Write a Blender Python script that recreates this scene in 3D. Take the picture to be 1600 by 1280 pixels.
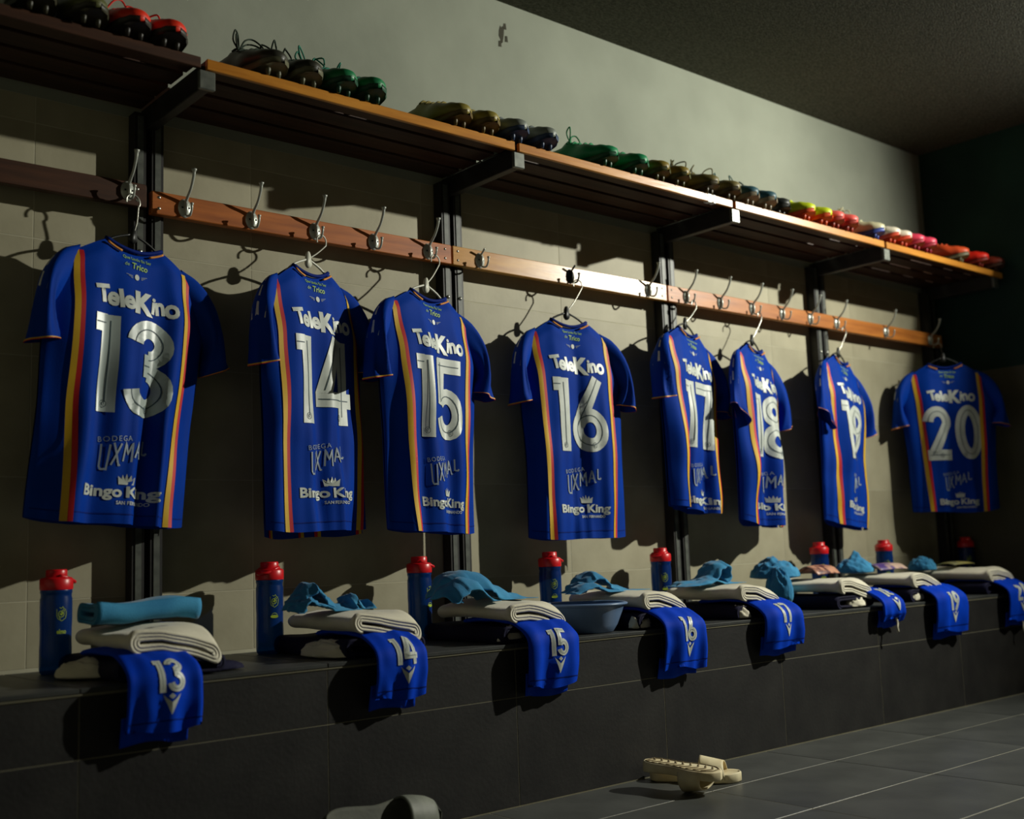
import bpy, bmesh, math, random
from mathutils import Vector, Matrix, noise
from math import sin, cos, pi, radians, sqrt, exp

# ------------------------------------------------------------------ scene, camera, world, light
scn = bpy.context.scene
C = scn.collection
for o in list(bpy.data.objects):
    bpy.data.objects.remove(o)

CAM_H = 0.665
FPX = 1780.5
YAW, PITCH, ROLL = radians(40.462), radians(7.168), radians(-2.029)

def cam_axes():
    f = Vector((sin(YAW) * cos(PITCH), cos(YAW) * cos(PITCH), sin(PITCH)))
    rt = Vector((cos(YAW), -sin(YAW), 0))
    up = rt.cross(f)
    c, s = cos(ROLL), sin(ROLL)
    return c * rt + s * up, -s * rt + c * up, f

RT, UP, FW = cam_axes()
cd = bpy.data.cameras.new('camera')
cam = bpy.data.objects.new('camera', cd)
C.objects.link(cam)
m = Matrix.Identity(4)
for i in range(3):
    m[i][0], m[i][1], m[i][2] = RT[i], UP[i], -FW[i]
m[2][3] = CAM_H
cam.matrix_world = m
cd.sensor_fit = 'HORIZONTAL'
cd.sensor_width = 36
cd.lens = FPX / 1600 * 36
cd.clip_start = 0.05
cd.dof.use_dof = True
cd.dof.focus_distance = 3.25
cd.dof.aperture_fstop = 2.2
scn.camera = cam

w = bpy.data.worlds.new('world')
scn.world = w
w.use_nodes = True
w.node_tree.nodes['Background'].inputs[0].default_value = (0.75, 0.85, 0.8, 1)
w.node_tree.nodes['Background'].inputs[1].default_value = 0.002

LAMP = Vector((5.36, 0.60, 2.54))
ld = bpy.data.lights.new('ceiling_spot', 'SPOT')
ld.energy = 640
ld.color = (1.0, 0.99, 0.86)
ld.shadow_soft_size = 0.030
ld.spot_size = radians(130)
ld.spot_blend = 1.0
lo = bpy.data.objects.new('ceiling_spot', ld)
C.objects.link(lo)
lo.location = LAMP
lo.rotation_euler = (Vector((-0.30, 2.88, 0.90)) - LAMP).to_track_quat('-Z', 'Y').to_euler()

vs = scn.view_settings
vs.view_transform = 'Standard'
vs.look = 'None'
vs.exposure = 0.0
vs.gamma = 1.0
vs.use_curve_mapping = False

# ------------------------------------------------------------------ helpers
WALL_Y, BENCH_Y, BENCH_Z, SHELF_Y, SHELF_Z = 2.88, 2.38, 0.422, 2.50, 1.897
END_X = 5.22
CEIL_Z = 2.587

def x_at(px, Y, Z):
    """world x of the point at depth Y and height Z seen at picture column px"""
    k = (px - 800) / FPX
    a = RT - k * FW
    return -(a[1] * Y + a[2] * (Z - CAM_H)) / a[0]

def at(px, py, Y):
    """world point at depth Y seen at picture position px, py"""
    d = RT * ((px - 800) / FPX) - UP * ((py - 640) / FPX) + FW
    return d * (Y / d.y) + Vector((0, 0, CAM_H))

def lin(c):
    return tuple(((v / 255) / 12.92 if v / 255 <= 0.04045 else ((v / 255 + 0.055) / 1.055) ** 2.4) for v in c)

MATS = {}
def mat(name, col, rough=0.7, col2=None, nscale=8, nstretch=(1, 1, 1), contrast=(0.35, 0.65), bump=None, bscale=40,
        metallic=0.0, spec=0.5, coat=0.0, sheen=0.0, trans=None, detail=6):
    if name in MATS:
        return MATS[name]
    M = bpy.data.materials.new(name)
    M.use_nodes = True
    nt = M.node_tree
    b = nt.nodes['Principled BSDF']
    b.inputs['Roughness'].default_value = rough
    b.inputs['Metallic'].default_value = metallic
    b.inputs['Specular IOR Level'].default_value = spec
    b.inputs['Coat Weight'].default_value = coat
    if sheen:
        b.inputs['Sheen Weight'].default_value = sheen
        b.inputs['Sheen Roughness'].default_value = 0.4
    tc = nt.nodes.new('ShaderNodeTexCoord')
    mp = nt.nodes.new('ShaderNodeMapping')
    mp.inputs['Scale'].default_value = nstretch
    nt.links.new(tc.outputs['Object'], mp.inputs['Vector'])
    c1 = (*lin(col), 1)
    c2 = (*lin(col2), 1) if col2 else tuple(list(v * 0.82 for v in c1[:3]) + [1])
    nz = nt.nodes.new('ShaderNodeTexNoise')
    nz.inputs['Scale'].default_value = nscale
    nz.inputs['Detail'].default_value = detail
    nt.links.new(mp.outputs[0], nz.inputs['Vector'])
    rp = nt.nodes.new('ShaderNodeValToRGB')
    rp.color_ramp.elements[0].position = contrast[0]
    rp.color_ramp.elements[1].position = contrast[1]
    rp.color_ramp.elements[0].color = c2
    rp.color_ramp.elements[1].color = c1
    nt.links.new(nz.outputs['Fac'], rp.inputs['Fac'])
    nt.links.new(rp.outputs['Color'], b.inputs['Base Color'])
    if bump:
        nb = nt.nodes.new('ShaderNodeTexNoise')
        nb.inputs['Scale'].default_value = bscale
        nb.inputs['Detail'].default_value = 4
        nt.links.new(mp.outputs[0], nb.inputs['Vector'])
        bp = nt.nodes.new('ShaderNodeBump')
        bp.inputs['Strength'].default_value = bump
        bp.inputs['Distance'].default_value = 0.004
        nt.links.new(nb.outputs['Fac'], bp.inputs['Height'])
        nt.links.new(bp.outputs[0], b.inputs['Normal'])
    if trans:
        tr = nt.nodes.new('ShaderNodeBsdfTransparent')
        tr.inputs[0].default_value = (*lin(trans[0]), 1)
        mx = nt.nodes.new('ShaderNodeMixShader')
        mx.inputs[0].default_value = trans[1]
        nt.links.new(b.outputs[0], mx.inputs[1])
        nt.links.new(tr.outputs[0], mx.inputs[2])
        nt.links.new(mx.outputs[0], nt.nodes['Material Output'].inputs[0])
    MATS[name] = M
    return M

PLASTER = mat('plaster', (152, 157, 142), 0.9, (130, 135, 121), 2.2, bump=0.35, bscale=14, contrast=(0.3, 0.72))
WTILE = mat('wall_tile', (174, 168, 142), 0.55, (156, 150, 125), 5, bump=0.08, bscale=60, spec=0.3)
WGROUT = mat('wall_grout', (196, 192, 168), 0.95, spec=0.1)
CEILM = mat('ceiling_concrete', (98, 98, 86), 0.95, (70, 70, 60), 60, nstretch=(1, 2.5, 1), bump=1.0, bscale=90, spec=0.1)
DARKWALL = mat('shaded_green_wall', (34, 62, 54), 0.8, (24, 48, 42), 3, spec=0.2)
ROOMWALL = mat('room_wall', (198, 196, 180), 0.9, (188, 186, 170), 3, spec=0.2)
GREYWALL = mat('grey_wall', (92, 90, 76), 0.85, (78, 76, 64), 3, spec=0.2)
BTILE = mat('bench_tile', (38, 37, 35), 0.62, (21, 20, 20), 7, bump=0.15, bscale=90, spec=0.3, contrast=(0.3, 0.7))
BTOP = mat('bench_top_tile', (66, 68, 66), 0.45, (48, 50, 49), 6, bump=0.1, bscale=90, spec=0.4)
BGROUT = mat('bench_grout', (134, 130, 110), 0.95, spec=0.1)
FTILE = mat('floor_tile', (80, 82, 79), 0.4, (60, 62, 60), 5, bump=0.08, bscale=80, spec=0.45, contrast=(0.3, 0.7))
FGROUT = mat('floor_grout', (176, 172, 150), 0.9, spec=0.1)
STEEL = mat('painted_steel', (40, 38, 36), 0.5, (28, 27, 26), 30, spec=0.4)
STEEL_LT = mat('worn_steel', (84, 88, 80), 0.5, (60, 64, 58), 40)
TABM = mat('tab_steel', (120, 124, 116), 0.35, (100, 104, 98), 40, metallic=0.4)
CHROME = mat('hook_chrome', (190, 194, 184), 0.32, metallic=0.25)
DARKMETAL = mat('hook_dark_metal', (44, 46, 42), 0.45, metallic=0.6)
SCREWM = mat('screw_metal', (190, 190, 180), 0.3, metallic=0.9)
def wood(name, a, b, rough=0.45):
    return mat(name, a, rough, b, 3.0, nstretch=(1.2, 14, 14), bump=0.10, bscale=9, spec=0.32)
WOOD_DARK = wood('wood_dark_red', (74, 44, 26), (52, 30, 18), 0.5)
WOOD_RED = wood('wood_red_brown', (186, 106, 42), (150, 80, 30))
WOOD_UNDER = wood('wood_shaded_plank', (70, 46, 34), (50, 32, 24), 0.55)
WOOD_PINE = wood('wood_pine', (200, 146, 62), (168, 112, 44), 0.27)
WOOD_ORANGE = wood('wood_orange', (192, 118, 44), (158, 90, 32), 0.42)
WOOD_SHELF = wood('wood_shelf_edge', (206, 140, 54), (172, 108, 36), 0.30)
BLUE = mat('jersey_blue', (0, 57, 160), 0.66, (0, 49, 146), 5, bump=0.1, bscale=420, spec=0.07)
SHORTBLUE = mat('shorts_blue', (0, 63, 198), 0.66, (0, 54, 182), 5, bump=0.1, bscale=420, spec=0.07)
COLLARBLUE = mat('collar_blue', (2, 34, 118), 0.7, spec=0.1)
YELLOW = mat('stripe_yellow', (222, 176, 22), 0.6)
RED = mat('stripe_red', (206, 22, 34), 0.6)
ORANGE = mat('trim_orange', (220, 140, 40), 0.6)
PRINT = mat('print_white', (206, 212, 204), 0.42, (194, 200, 192), 30, spec=0.5)
FOIL = mat('print_silver_foil', (182, 194, 190), 0.36, (168, 180, 176), 12, spec=0.6)
PRINTGREY = mat('print_grey', (150, 164, 176), 0.6)
INLINE = mat('print_inline', (62, 84, 92), 0.6)
LIME = mat('print_lime', (150, 190, 70), 0.6)
WHITEC = mat('white_cotton', (232, 226, 204), 0.9, (218, 212, 190), 14, bump=0.25, bscale=260, spec=0.15, sheen=0.2)
NAVY = mat('navy_fabric', (26, 26, 58), 0.8, (18, 16, 38), 9, bump=0.2, bscale=220, spec=0.2)
SKY = mat('sky_blue_fabric', (66, 146, 190), 0.85, (48, 122, 168), 9, bump=0.2, bscale=260, spec=0.2, sheen=0.2)
BOTTLE = mat('bottle_blue', (8, 56, 132), 0.25, (6, 46, 116), 4, spec=0.5, trans=((50, 165, 230), 0.34))
CAPRED = mat('cap_red', (226, 24, 34), 0.35, (214, 18, 28), 6, spec=0.5)
LIMEPRINT = mat('bottle_lime', (172, 196, 40), 0.6)
BASIN = mat('basin_plastic', (104, 130, 166), 0.35, (96, 122, 158), 5, spec=0.5)
CREAM = mat('cream_rubber', (240, 228, 190), 0.6, (206, 184, 136), 9, bump=0.1, contrast=(0.3, 0.6), spec=0.3)
CREAMDK = mat('cream_rubber_groove', (120, 104, 70), 0.8)
GREYRUB = mat('grey_rubber', (88, 90, 78), 0.75, (66, 68, 60), 14, bump=0.3, bscale=60)
GREYSTRAP = mat('grey_strap', (128, 132, 120), 0.6, (104, 108, 98), 20, bump=0.15)
HANGW = mat('hanger_white', (206, 206, 190), 0.4)
HANGB = mat('hanger_black', (22, 24, 22), 0.45)
SCUFF = mat('scuff', (64, 62, 48), 0.95)
RUST = mat('rust_stain', (92, 66, 32), 0.95)

def mesh_obj(name, verts, faces, material, parent=None, smooth=True, loc=None):
    me = bpy.data.meshes.new(name)
    me.from_pydata([tuple(v) for v in verts], [], faces)
    if material:
        me.materials.append(material)
    if smooth:
        me.polygons.foreach_set('use_smooth', [True] * len(me.polygons))
    me.update()
    o = bpy.data.objects.new(name, me)
    C.objects.link(o)
    if parent:
        o.parent = parent
    if loc:
        o.location = loc
    return o

def bm_obj(name, bm, material, parent=None, smooth=False, loc=None):
    me = bpy.data.meshes.new(name)
    bm.to_mesh(me)
    bm.free()
    me.materials.append(material)
    if smooth:
        me.polygons.foreach_set('use_smooth', [True] * len(me.polygons))
    o = bpy.data.objects.new(name, me)
    C.objects.link(o)
    if parent:
        o.parent = parent
    if loc:
        o.location = loc
    return o

def thing(name, label, cat, loc=(0, 0, 0), rotz=0, group=None):
    o = bpy.data.objects.new(name, None)
    o.empty_display_size = 0.05
    C.objects.link(o)
    o.location = loc
    o.rotation_euler = (0, 0, rotz)
    return tag(o, label, cat, group)

def tag(o, label, cat, group=None):
    o['label'] = label
    o['category'] = cat
    if group:
        o['group'] = group
    return o

def copy_thing(root):
    r = root.copy()
    C.objects.link(r)
    for ch in list(root.children):
        c = ch.copy()
        C.objects.link(c)
        c.parent = r
        for g in list(ch.children):
            d = g.copy()
            C.objects.link(d)
            d.parent = c
    return r

def box_bm(x0, x1, y0, y1, z0, z1, bev=0.0, bm=None):
    bm2 = bmesh.new()
    bmesh.ops.create_cube(bm2, size=1)
    for v in bm2.verts:
        v.co = Vector(((x0 + x1) / 2 + v.co.x * (x1 - x0), (y0 + y1) / 2 + v.co.y * (y1 - y0), (z0 + z1) / 2 + v.co.z * (z1 - z0)))
    if bev:
        bmesh.ops.bevel(bm2, geom=bm2.edges[:], offset=bev, segments=1, affect='EDGES', profile=0.5)
    return bm2

def box(name, x0, x1, y0, y1, z0, z1, material, parent=None, bev=0.0):
    return bm_obj(name, box_bm(x0, x1, y0, y1, z0, z1, bev), material, parent)

TILES = {}
def tile(x0, x1, y0, y1, z0, z1, material, parent, bev=0.0018, name='tile'):
    key = (round(x1 - x0, 3), round(y1 - y0, 3), round(z1 - z0, 3), material.name)
    if key not in TILES:
        bm = box_bm(-(x1 - x0) / 2, (x1 - x0) / 2, -(y1 - y0) / 2, (y1 - y0) / 2, -(z1 - z0) / 2, (z1 - z0) / 2, bev)
        me = bpy.data.meshes.new(name)
        bm.to_mesh(me)
        bm.free()
        me.materials.append(material)
        TILES[key] = me
    o = bpy.data.objects.new(name, TILES[key])
    C.objects.link(o)
    o.parent = parent
    o.location = ((x0 + x1) / 2, (y0 + y1) / 2, (z0 + z1) / 2)
    return o

def tube(pts, rad, n=8, closed=False, caps=True):
    """verts, faces of a tube along pts; rad is a number or a list"""
    pts = [Vector(p) for p in pts]
    N = len(pts)
    verts, faces = [], []
    prev = None
    for i, p in enumerate(pts):
        if closed:
            t = (pts[(i + 1) % N] - pts[i - 1]).normalized()
        else:
            t = (pts[min(i + 1, N - 1)] - pts[max(i - 1, 0)]).normalized()
        if prev is None:
            a = Vector((0, 0, 1)) if abs(t.z) < 0.9 else Vector((1, 0, 0))
            u = t.cross(a).normalized()
        else:
            u = (prev - t * prev.dot(t)).normalized()
        prev = u
        v = t.cross(u)
        r = rad[i] if isinstance(rad, (list, tuple)) else rad
        for k in range(n):
            a = 2 * pi * k / n
            verts.append(p + u * (r * cos(a)) + v * (r * sin(a)))
    R = N if closed else N - 1
    for i in range(R):
        j = (i + 1) % N
        for k in range(n):
            l = (k + 1) % n
            faces.append((i * n + k, i * n + l, j * n + l, j * n + k))
    if caps and not closed:
        faces.append(tuple(range(n - 1, -1, -1)))
        faces.append(tuple((N - 1) * n + k for k in range(n)))
    return verts, faces

def join(*parts):
    V, F = [], []
    for v, f in parts:
        o = len(V)
        V += list(v)
        F += [tuple(i + o for i in q) for q in f]
    return V, F

def smooth_path(ctrl, n=6):
    """Catmull-Rom through control points"""
    P = [Vector(p) for p in ctrl]
    P = [P[0] * 2 - P[1]] + P + [P[-1] * 2 - P[-2]]
    out = []
    for i in range(1, len(P) - 2):
        for k in range(n):
            t = k / n
            a, b, c, d = P[i - 1], P[i], P[i + 1], P[i + 2]
            out.append(0.5 * ((2 * b) + (c - a) * t + (2 * a - 5 * b + 4 * c - d) * t * t + (3 * b - a - 3 * c + d) * t ** 3))
    out.append(P[-2])
    return out

def lathe(profile, n=32):
    verts, faces = [], []
    for r, z in profile:
        for k in range(n):
            a = 2 * pi * k / n
            verts.append((r * cos(a), r * sin(a), z))
    for i in range(len(profile) - 1):
        for k in range(n):
            l = (k + 1) % n
            faces.append((i * n + k, i * n + l, (i + 1) * n + l, (i + 1) * n + k))
    return verts, faces

def interp(tab, x):
    for (x0, y0), (x1, y1) in zip(tab, tab[1:]):
        if x <= x1:
            t = (x - x0) / (x1 - x0) if x1 > x0 else 0
            t = max(0, min(1, t))
            t = t * t * (3 - 2 * t)
            return y0 + (y1 - y0) * t
    return tab[-1][1]

# ------------------------------------------------------------------ the room shell
def struct(o):
    o['kind'] = 'structure'
    return o

TILE_TOP = 1.86
wb = bmesh.new()
def quad(bm, pts, mi=0):
    f = bm.faces.new([bm.verts.new(p) for p in pts])
    f.material_index = mi
    return f
XL, YF = -2.2, -2.6
quad(wb, [(XL, 2.8806, -0.0), (7.6, 2.8806, -0.0), (7.6, 2.8806, TILE_TOP), (XL, 2.8806, TILE_TOP)], 0)
quad(wb, [(XL, 2.8806, TILE_TOP), (7.6, 2.8806, TILE_TOP), (7.6, 2.8806, CEIL_Z), (XL, 2.8806, CEIL_Z)], 1)
quad(wb, [(XL, 3.0, 0), (XL, 3.0, CEIL_Z), (7.6, 3.0, CEIL_Z), (7.6, 3.0, 0)], 1)
quad(wb, [(XL, 2.8806, CEIL_Z), (7.6, 2.8806, CEIL_Z), (7.6, 3.0, CEIL_Z), (XL, 3.0, CEIL_Z)], 1)
wall_back = struct(bm_obj('wall_back', wb, WGROUT))
wall_back.data.materials.append(PLASTER)
cols = [-0.9 + 0.6 * i for i in range(11)]
rows = [0.43, 0.59, 0.89, 1.19, 1.49, 1.79, TILE_TOP]
for i in range(len(cols) - 1):
    for z0, z1 in zip(rows, rows[1:]):
        x1 = min(cols[i + 1], END_X)
        if x1 - cols[i] > 0.02:
            tile(cols[i] + 0.0012, x1 - 0.0012, WALL_Y, WALL_Y + 0.006, z0 + 0.0012, z1 - 0.0012, WTILE, wall_back, 0.0004)
def blot(name, pts, material, parent):
    c = Vector((0, 0, 0))
    V = [(x, 2.8796, z) for x, z in pts] + [(x, 2.8812, z) for x, z in pts]
    n = len(pts)
    F = [tuple(range(n))[::-1]] + [(i, (i + 1) % n, n + (i + 1) % n, n + i) for i in range(n)]
    return mesh_obj(name, V, F, material, parent, smooth=False)
for x, z, s, mt in [(2.47, 2.47, 1, SCUFF), (1.515, 2.01, 0.9, RUST)]:
    rr = random.Random(int(x * 100))
    blot('paint_chip', [(x + s * 0.012 * cos(a) * rr.uniform(.5, 1.2), z + s * 0.035 * sin(a) * rr.uniform(.6, 1.1)) for a in [2 * pi * k / 11 for k in range(11)]], mt, wall_back)
for x, z in [(2.46, 2.43), (2.485, 2.50), (2.49, 2.455)]:
    blot('paint_chip', [(x - .006, z - .012), (x + .008, z - .01), (x + .005, z + .012), (x - .004, z + .01)], SCUFF, wall_back)

struct(box('ceiling', XL, 7.6, YF, 3.0, CEIL_Z, CEIL_Z + 0.1, CEILM))
fl = struct(box('floor', XL, 7.6, YF, 3.0, -0.1, -0.0008, FGROUT))
frows = [2.38, 2.12] + [2.12 - 0.325 * (i + 1) for i in range(7)]
for r, (y1, y0) in enumerate(zip(frows, frows[1:])):
    off = 0.19 if r % 2 == 0 else 0.19
    xs = [off - 1.16 + 0.575 * i for i in range(12)]
    for x0, x1 in zip(xs, xs[1:]):
        tile(x0 + 0.0018, x1 - 0.0018, y0 + 0.0018, y1 - 0.0018, -0.012, 0.0, FTILE, fl, 0.0004)

END_Y0 = 2.25
BLOCKER_Y0, BLOCKER_Z = 1.14, 2.16
wr = bmesh.new()
def slab(bm, x0, x1, y0, y1, z0, z1, mi):
    quad(bm, [(x0, y0, z0), (x0, y0, z1), (x0, y1, z1), (x0, y1, z0)], mi)
    quad(bm, [(x1, y0, z0), (x1, y1, z0), (x1, y1, z1), (x1, y0, z1)], mi)
    quad(bm, [(x0, y0, z0), (x1, y0, z0), (x1, y0, z1), (x0, y0, z1)], mi)
    quad(bm, [(x0, y1, z0), (x0, y1, z1), (x1, y1, z1), (x1, y1, z0)], mi)
    quad(bm, [(x0, y0, z1), (x1, y0, z1), (x1, y1, z1), (x0, y1, z1)], mi)
slab(wr, END_X, END_X + 0.06, END_Y0, 2.8785, 0, 1.45, 1)
slab(wr, END_X, END_X + 0.06, END_Y0, 2.8785, 1.45, CEIL_Z, 0)  # tone split puts shade above and bounce light below into the colour
slab(wr, END_X, END_X + 0.06, BLOCKER_Y0, END_Y0, 0, BLOCKER_Z, 1)  # unseen low wing, added to block the lamp from the far corner
wall_right = struct(bm_obj('wall_right', wr, DARKWALL))
wall_right.data.materials.append(GREYWALL)
struct(box('wall_left', XL - 0.1, XL, YF, 3.0, 0, CEIL_Z, ROOMWALL))
struct(box('wall_front', XL, 7.6, YF - 0.1, YF, 0, CEIL_Z, ROOMWALL))
struct(box('wall_side', 7.6, 7.7, YF, 3.0, 0, CEIL_Z, ROOMWALL))

# ------------------------------------------------------------------ tiled bench
bench = tag(box('bench', -1.5, END_X - 0.001, BENCH_Y + 0.0008, 2.8785, 0, BENCH_Z - 0.0008, BGROUT), 'long built-in bench clad in charcoal tiles below the jerseys', 'bench')
bx = [-1.5] + [-0.89 + 0.58 * i for i in range(11)] + [END_X - 0.001]
bx = [v for v in bx if v <= END_X]
for x0, x1 in zip(bx, bx[1:]):
    if x1 - x0 < 0.02:
        continue
    for z0, z1 in ((0.002, 0.281), (0.281, 0.407)):
        tile(x0 + 0.0010, x1 - 0.0010, BENCH_Y, BENCH_Y + 0.006, z0 + 0.0010, z1 - 0.0010, BTILE, bench, 0.0004)
    tile(x0 + 0.0012, x1 - 0.0012, BENCH_Y - 0.003, 2.8785, BENCH_Z - 0.010, BENCH_Z, BTOP, bench, 0.0012)
box('edge_trim', -1.5, END_X, BENCH_Y - 0.0025, BENCH_Y + 0.01, 0.4085, 0.4105, BGROUT, bench)

# ------------------------------------------------------------------ steel posts with shelf brackets
POSTS = [1.18, 2.19, 3.22, 4.21, 5.14]
PN = {1.18: 'behind the leftmost jersey', 2.19: 'between the reddish and the pine rail boards', 3.22: 'between the pine and the orange rail boards',
      4.21: 'left of the second to last jersey', 5.14: 'in the far dark corner'}
RAIL_Z0, RAIL_Z1 = 1.584, 1.646
BOARD_Y = 2.81
for px in POSTS:
    p = thing('steel_post', 'dark steel twin upright with shelf bracket ' + PN[px], 'post', (px, 2.875, BENCH_Z), 0, 'steel shelf posts')
    h = 1.862 - BENCH_Z
    for s in (-1, 1):
        V = []
        # U channel, open to the wall
        x0, x1 = (-0.040, -0.008) if s < 0 else (0.008, 0.040)
        prof = [(x0, 0), (x0, -0.040), (x1, -0.040), (x1, 0), (x1 - .003, 0), (x1 - .003, -.037), (x0 + .003, -.037), (x0 + .003, 0)]
        for z in (0, h):
            V += [(a, b, z) for a, b in prof]
        F = [(i, (i + 1) % 8, 8 + (i + 1) % 8, 8 + i) for i in range(8)]
        F += [(0, 1, 6, 7)[::-1], (1, 2, 5, 6)[::-1], (2, 3, 4, 5)[::-1], (8, 9, 14, 15), (9, 10, 13, 14), (10, 11, 12, 13)]
        mesh_obj('upright', V, F, STEEL if s < 0 else STEEL, p, smooth=False)
        box('face_strip', x0 + 0.008, x1 - 0.008, -0.0425, -0.040, 0.01, h - 0.01, STEEL_LT, p)
    box('arm', -0.006, 0.022, -(2.875 - SHELF_Y - 0.014), 0, h - 0.040, h + 0.0225, STEEL, p, 0.002)
    box('end_tab', -0.012, 0.030, -(2.875 - SHELF_Y - 0.002), -(2.875 - SHELF_Y - 0.015), h - 0.042, h + 0.006, TABM, p, 0.002)
    V, F = [], []
    for s in (-0.024, 0.024):
        for z in (1.06, 0.98, 0.55):
            v, f = lathe([(0.0, 0.004), (0.004, 0.0035), (0.006, 0.0015), (0.0065, 0)], 10)
            mesh_obj('bolt', [(a + s, -0.0425 - c, b + z) for a, b, c in v], f, SCREWM, p)

# ------------------------------------------------------------------ shelf of planks
SEC = [(-1.2, 1.172), (1.186, 2.183), (2.197, 3.212), (3.228, 4.202), (4.216, END_X - 0.005)]
SN = ['dark plank shelf section at the far left under the olive boots', 'plank shelf section under the dark and the teal laced boots',
      'plank shelf section above the number 16 jersey holding green boots', 'plank shelf section holding the yellow boots',
      'last plank shelf section running into the dark end wall']
for k, ((a, b), lab) in enumerate(zip(SEC, SN)):
    s = thing('shelf', lab, 'shelf', ((a + b) / 2, SHELF_Y, SHELF_Z), 0, 'boot shelf sections')
    hw = (b - a) / 2
    edges = [0.0, 0.088, 0.178, 0.268, 0.374]
    for j in range(4):
        y0 = edges[j] + (0.013 if j == 0 else 0.009)
        y1 = edges[j + 1] - 0.009
        mt = WOOD_UNDER if j % 2 else WOOD_DARK  # planks coloured dark to stand for the shade under the shelf
        rr = random.Random(k * 7 + j)
        box('plank', -hw + rr.uniform(0, .004), hw - rr.uniform(0, .004), y0, y1, -0.012, rr.uniform(-.0006, .0006), mt, s, 0.0008)
    box('edge_strip', -hw + .001, hw - .001, 0, 0.012, -0.026, 0.0015, WOOD_DARK if k == 0 else WOOD_SHELF, s, 0.0015)  # far-left strip coloured dark for its unlit look
    if k == 2:
        box('tape', 0.37, 0.39, -0.001, 0.02, -0.028, 0.0015, PRINT, s)
        box('tape', 0.40, 0.412, -0.001, 0.02, -0.028, 0.0015, PRINT, s)

# ------------------------------------------------------------------ hook rails
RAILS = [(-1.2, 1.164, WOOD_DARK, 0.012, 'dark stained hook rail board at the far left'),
         (1.178, 2.166, WOOD_RED, 0, 'reddish brown hook rail board above jerseys 14 and 15'),
         (2.172, 3.182, WOOD_PINE, 0, 'pale pine hook rail board above jersey 16 with a bright sheen'),
         (3.190, 5.175, WOOD_ORANGE, 0, 'long orange-brown hook rail board above jerseys 17 to 20')]
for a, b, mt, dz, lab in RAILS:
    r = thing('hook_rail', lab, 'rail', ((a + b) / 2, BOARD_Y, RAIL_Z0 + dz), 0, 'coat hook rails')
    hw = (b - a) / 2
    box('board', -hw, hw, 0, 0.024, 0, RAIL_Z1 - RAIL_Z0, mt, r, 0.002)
    for x in (-hw + 0.02, hw - 0.025):
        for z in (0.016, 0.046):
            v, f = lathe([(0.0, 0.002), (0.003, 0.0018), (0.0045, 0)], 8)
            mesh_obj('screw', [(p + x, -q2, q + z) for p, q, q2 in v], f, SCREWM, r)

# ------------------------------------------------------------------ coat hooks
def make_hook(long=True, mt=CHROME):
    t = thing('coat_hook', '', 'hook')
    V, F = [], []
    n, mrg = 20, 7
    for i in range(mrg + 1):
        a = i / mrg * pi / 2
        rr, d = cos(a), 0.009 * sin(a)
        for k in range(n):
            th = 2 * pi * k / n
            V.append((0.0195 * rr * cos(th), -d, 0.0265 * rr * sin(th)))
    for i in range(mrg):
        for k in range(n):
            l = (k + 1) % n
            F.append((i * n + k, (i + 1) * n + k, (i + 1) * n + l, i * n + l)[::-1])
    mesh_obj('base_plate', V, F, mt, t)
    v, f = tube([(0, -.008, -.020), (0, -.0115, -.008), (0, -.0115, .008), (0, -.008, .020)], [.0035, .005, .005, .0035], 10)
    mesh_obj('rib', v, f, mt, t)
    for s in (-1, 1):
        v, f = lathe([(0, 0.0015), (0.002, 0.0012), (0.0028, 0)], 8)
        mesh_obj('screw', [(p + s * 0.0095, -0.0085 - q2, q) for p, q, q2 in v], f, DARKMETAL, t)
    if long:
        pts = smooth_path([(0, -.004, .012), (0, -.018, .026), (0, -.040, .046), (0, -.056, .074), (0, -.060, .094)], 5)
        n = len(pts)
        rad = [0.0050 - 0.0014 * sin(pi * i / (n - 1)) + (0.0022 if i >= n - 2 else 0) for i in range(n)]
    else:
        pts = smooth_path([(0, -.004, .014), (0, -.016, .024), (0, -.028, .034)], 5)
        rad = 0.0034
    v, f = tube(pts, rad, 10)
    mesh_obj('upper_prong', v, f, mt, t)
    pts = smooth_path([(0, -.004, -.012), (0, -.016, -.024), (0, -.034, -.026), (0, -.044, -.012), (0, -.046, .004)], 5)
    n = len(pts)
    v, f = tube(pts, [0.0032 + (0.0016 if i >= n - 2 else 0) for i in range(n)], 10)
    mesh_obj('lower_prong', v, f, mt, t)
    return t

HOOK_Z = 1.612
HOOKS = [(1.113, 'L', 'chrome double coat hook on the dark left board above jersey 13', 0.020),
         (1.269, 'L', 'chrome coat hook nearest the left end of the reddish board', 0),
         (1.466, 'L', 'second chrome coat hook of the reddish board, nothing hanging on it', 0),
         (1.668, 'L', 'chrome coat hook that carries the white hanger of jersey 14', 0),
         (1.871, 'L', 'empty chrome coat hook between jerseys 14 and 15', 0),
         (2.074, 'L', 'chrome coat hook carrying the white hanger of jersey 15', 0),
         (2.282, 'S', 'short-pronged coat hook at the left end of the pine board', 0),
         (2.684, 'D', 'dark short-pronged coat hook carrying the hanger of jersey 16', 0),
         (3.080, 'L', 'coat hook at the right end of the pine board', 0),
         (3.291, 'L', 'coat hook carrying jersey 17 at the left end of the orange board', 0),
         (3.492, 'L', 'empty coat hook second from the left on the orange board', 0),
         (3.692, 'L', 'coat hook holding the jersey whose sleeve laps over its neighbour', 0),
         (3.892, 'L', 'first of two empty coat hooks left of the fourth post', 0),
         (4.089, 'L', 'empty coat hook right at the fourth post', 0),
         (4.283, 'L', 'coat hook holding the jersey with the partly folded number', 0),
         (4.674, 'L', 'empty coat hook between the last two jerseys', 0),
         (5.061, 'L', 'last coat hook at the far end above jersey 20', 0)]
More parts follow.
